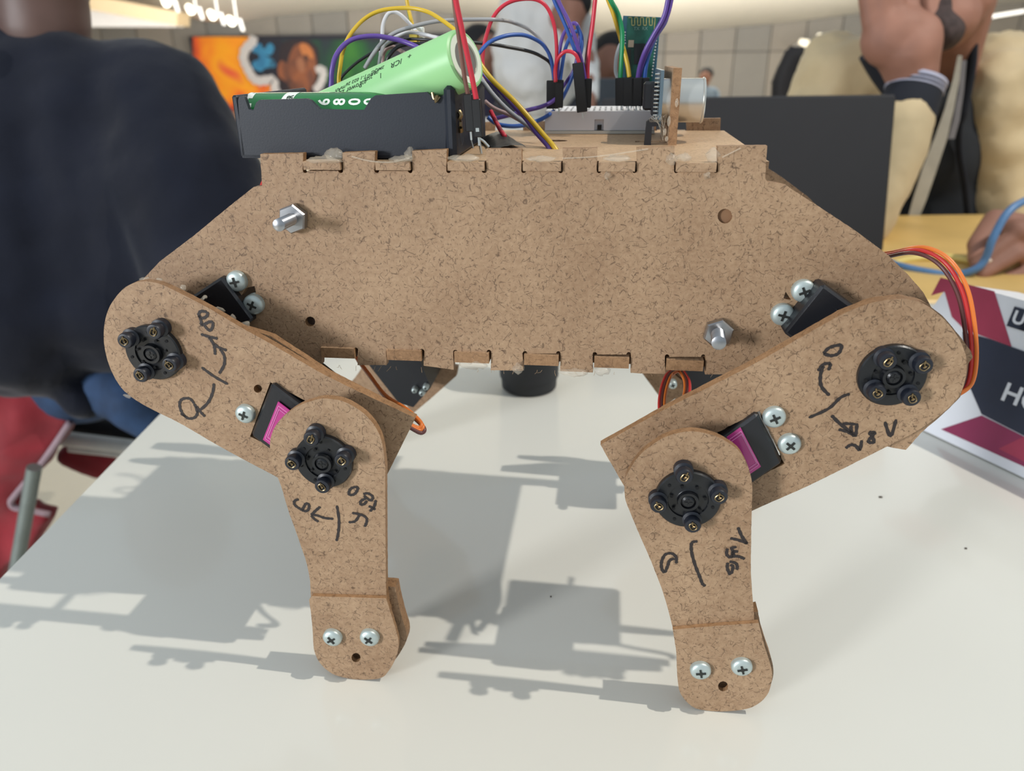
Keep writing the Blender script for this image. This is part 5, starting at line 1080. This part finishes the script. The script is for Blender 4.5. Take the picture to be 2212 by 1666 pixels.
b = MB(); b.tube([W(2080, 50, 15), W(2130, 38, 15), W(2212, 24, 15)], .03, 8, smooth=3); tag(b.make('light_strip', mat('strip_lit', (255, 250, 240), .4, emit=1.3), None), 'thin bright light strip under the ceiling at the right', 'lamp')
# painted mural
def flat(pts_, d_, m, par, name='painted_shape', s=5.82, ox=380, oy=0, sub=3):
    q = smooth_closed([(lambda p: (p.x, p.z))(W(a, c, YW - .25)) for a, c in S(pts_, s, ox, oy)], sub) if sub else [(lambda p: (p.x, p.z))(W(a, c, YW - .25)) for a, c in S(pts_, s, ox, oy)]
    return MB().prism(q, [], YW - .25 - d_ - .004, YW - .25 - d_, None, side=0).make(name, m, par, smooth=False)
def swirl(name, cols, scale, off=(0, 0, 0), pos=None):
    M = bpy.data.materials.new(name); M.use_nodes = True; nt = M.node_tree; bs = nt.nodes['Principled BSDF']
    tc = nt.nodes.new('ShaderNodeTexCoord'); n_ = nt.nodes.new('ShaderNodeTexNoise'); n_.inputs['Scale'].default_value = scale; n_.inputs['Detail'].default_value = 2; n_.inputs['Distortion'].default_value = .6
    mp = nt.nodes.new('ShaderNodeMapping'); mp.inputs['Location'].default_value = off; nt.links.new(tc.outputs['Object'], mp.inputs['Vector']); nt.links.new(mp.outputs['Vector'], n_.inputs['Vector'])
    r_ = nt.nodes.new('ShaderNodeValToRGB'); el = r_.color_ramp.elements
    while len(el) < len(cols): el.new(.5)
    for i, c in enumerate(cols): el[i].position = .3 + .4 * i / (len(cols) - 1); el[i].color = (*lin(c), 1)
    nt.links.new(n_.outputs['Fac'], r_.inputs['Fac']); nt.links.new(r_.outputs['Color'], bs.inputs['Base Color']); bs.inputs['Roughness'].default_value = .7; MATS[name] = M; return M
mu = empty('mural', Matrix.Translation(W(600, 190, YW - .25))); tag(mu, 'large painted mural with orange, black and green areas on the far wall', 'mural')
b = MB(); q0 = W(418, 80, YW); q1 = W(1080, 300, YW); b.box(((q0.x + q1.x) / 2, YW - .15, (q0.z + q1.z) / 2), (q1.x - q0.x, .2, q0.z - q1.z)); b.make('panel', mat('mural_back', (34, 34, 46), .7, var=.1, scale=1), mu, smooth=False)
flat([(215, 465), (520, 460), (960, 465), (1010, 470), (900, 640), (900, 760), (980, 950), (1100, 1010), (1230, 1040), (1300, 1500), (215, 1500)], .0, swirl('mural_orange', [(150, 60, 40), (238, 96, 40), (255, 150, 30), (255, 168, 24), (232, 84, 58)], 1.1, (3, 1, 2)), mu, sub=0)
flat([(1300, 500), (1900, 500), (2700, 520), (2700, 1600), (1850, 1600), (1750, 1100), (1740, 700)], .0, swirl('mural_green', [(26, 30, 42), (50, 36, 64), (28, 54, 50), (30, 92, 40), (58, 122, 42)], .9, (0, 4, 0)), mu, sub=0)
flat([(1330, 560), (1460, 500), (1650, 500), (1780, 600), (1800, 760), (1780, 1000), (1700, 1200), (1500, 1260), (1350, 1150), (1290, 960), (1290, 760)], .01, mat('mural_hair', (44, 34, 38), .7), mu)
flat([(1430, 700), (1500, 570), (1620, 535), (1720, 600), (1765, 740), (1765, 900), (1740, 1060), (1640, 1180), (1480, 1160), (1400, 1040), (1300, 960), (1290, 820), (1340, 760), (1400, 800)], .02, swirl('mural_brown', [(64, 42, 36), (110, 66, 48), (150, 88, 54), (112, 68, 52)], 2.2), mu)
flat([(1560, 560), (1640, 550), (1710, 620), (1740, 720), (1700, 740), (1640, 680), (1600, 700)], .03, mat('mural_light', (196, 120, 66), .7), mu)
flat([(1520, 760), (1590, 720), (1630, 830), (1600, 920), (1540, 860)], .03, mat('mural_mid', (160, 104, 74), .7), mu)
flat([(960, 590), (1060, 540), (1110, 620), (1180, 540), (1240, 600), (1200, 690), (1130, 700), (1240, 760), (1250, 840), (1120, 860), (1080, 900), (980, 860), (970, 780), (1050, 740), (1040, 680), (970, 650)], .02, swirl('mural_blue', [(40, 84, 110), (60, 140, 178), (44, 110, 150)], 3), mu)
b = MB()
for L_, w_ in (([(985, 455), (960, 540), (880, 620), (855, 740), (900, 850), (960, 960), (1030, 1015), (1130, 1010), (1230, 1010), (1250, 1120), (1290, 1180)], .085), ([(1765, 890), (1830, 870), (1860, 910), (1840, 1010), (1790, 1100), (1740, 1130)], .07)):
    P_ = [W(a, c, YW - .30) for a, c in S(L_, 5.82, 380, 0)]; P_, _ = spline(P_, [1] * len(P_), 4); bb_ = MB(); bb_.ribbon(P_, w_, (0, -1, 0), .03); bb_.make('painted_line', mat('mural_line', (206, 200, 196), .7), mu, smooth=False)
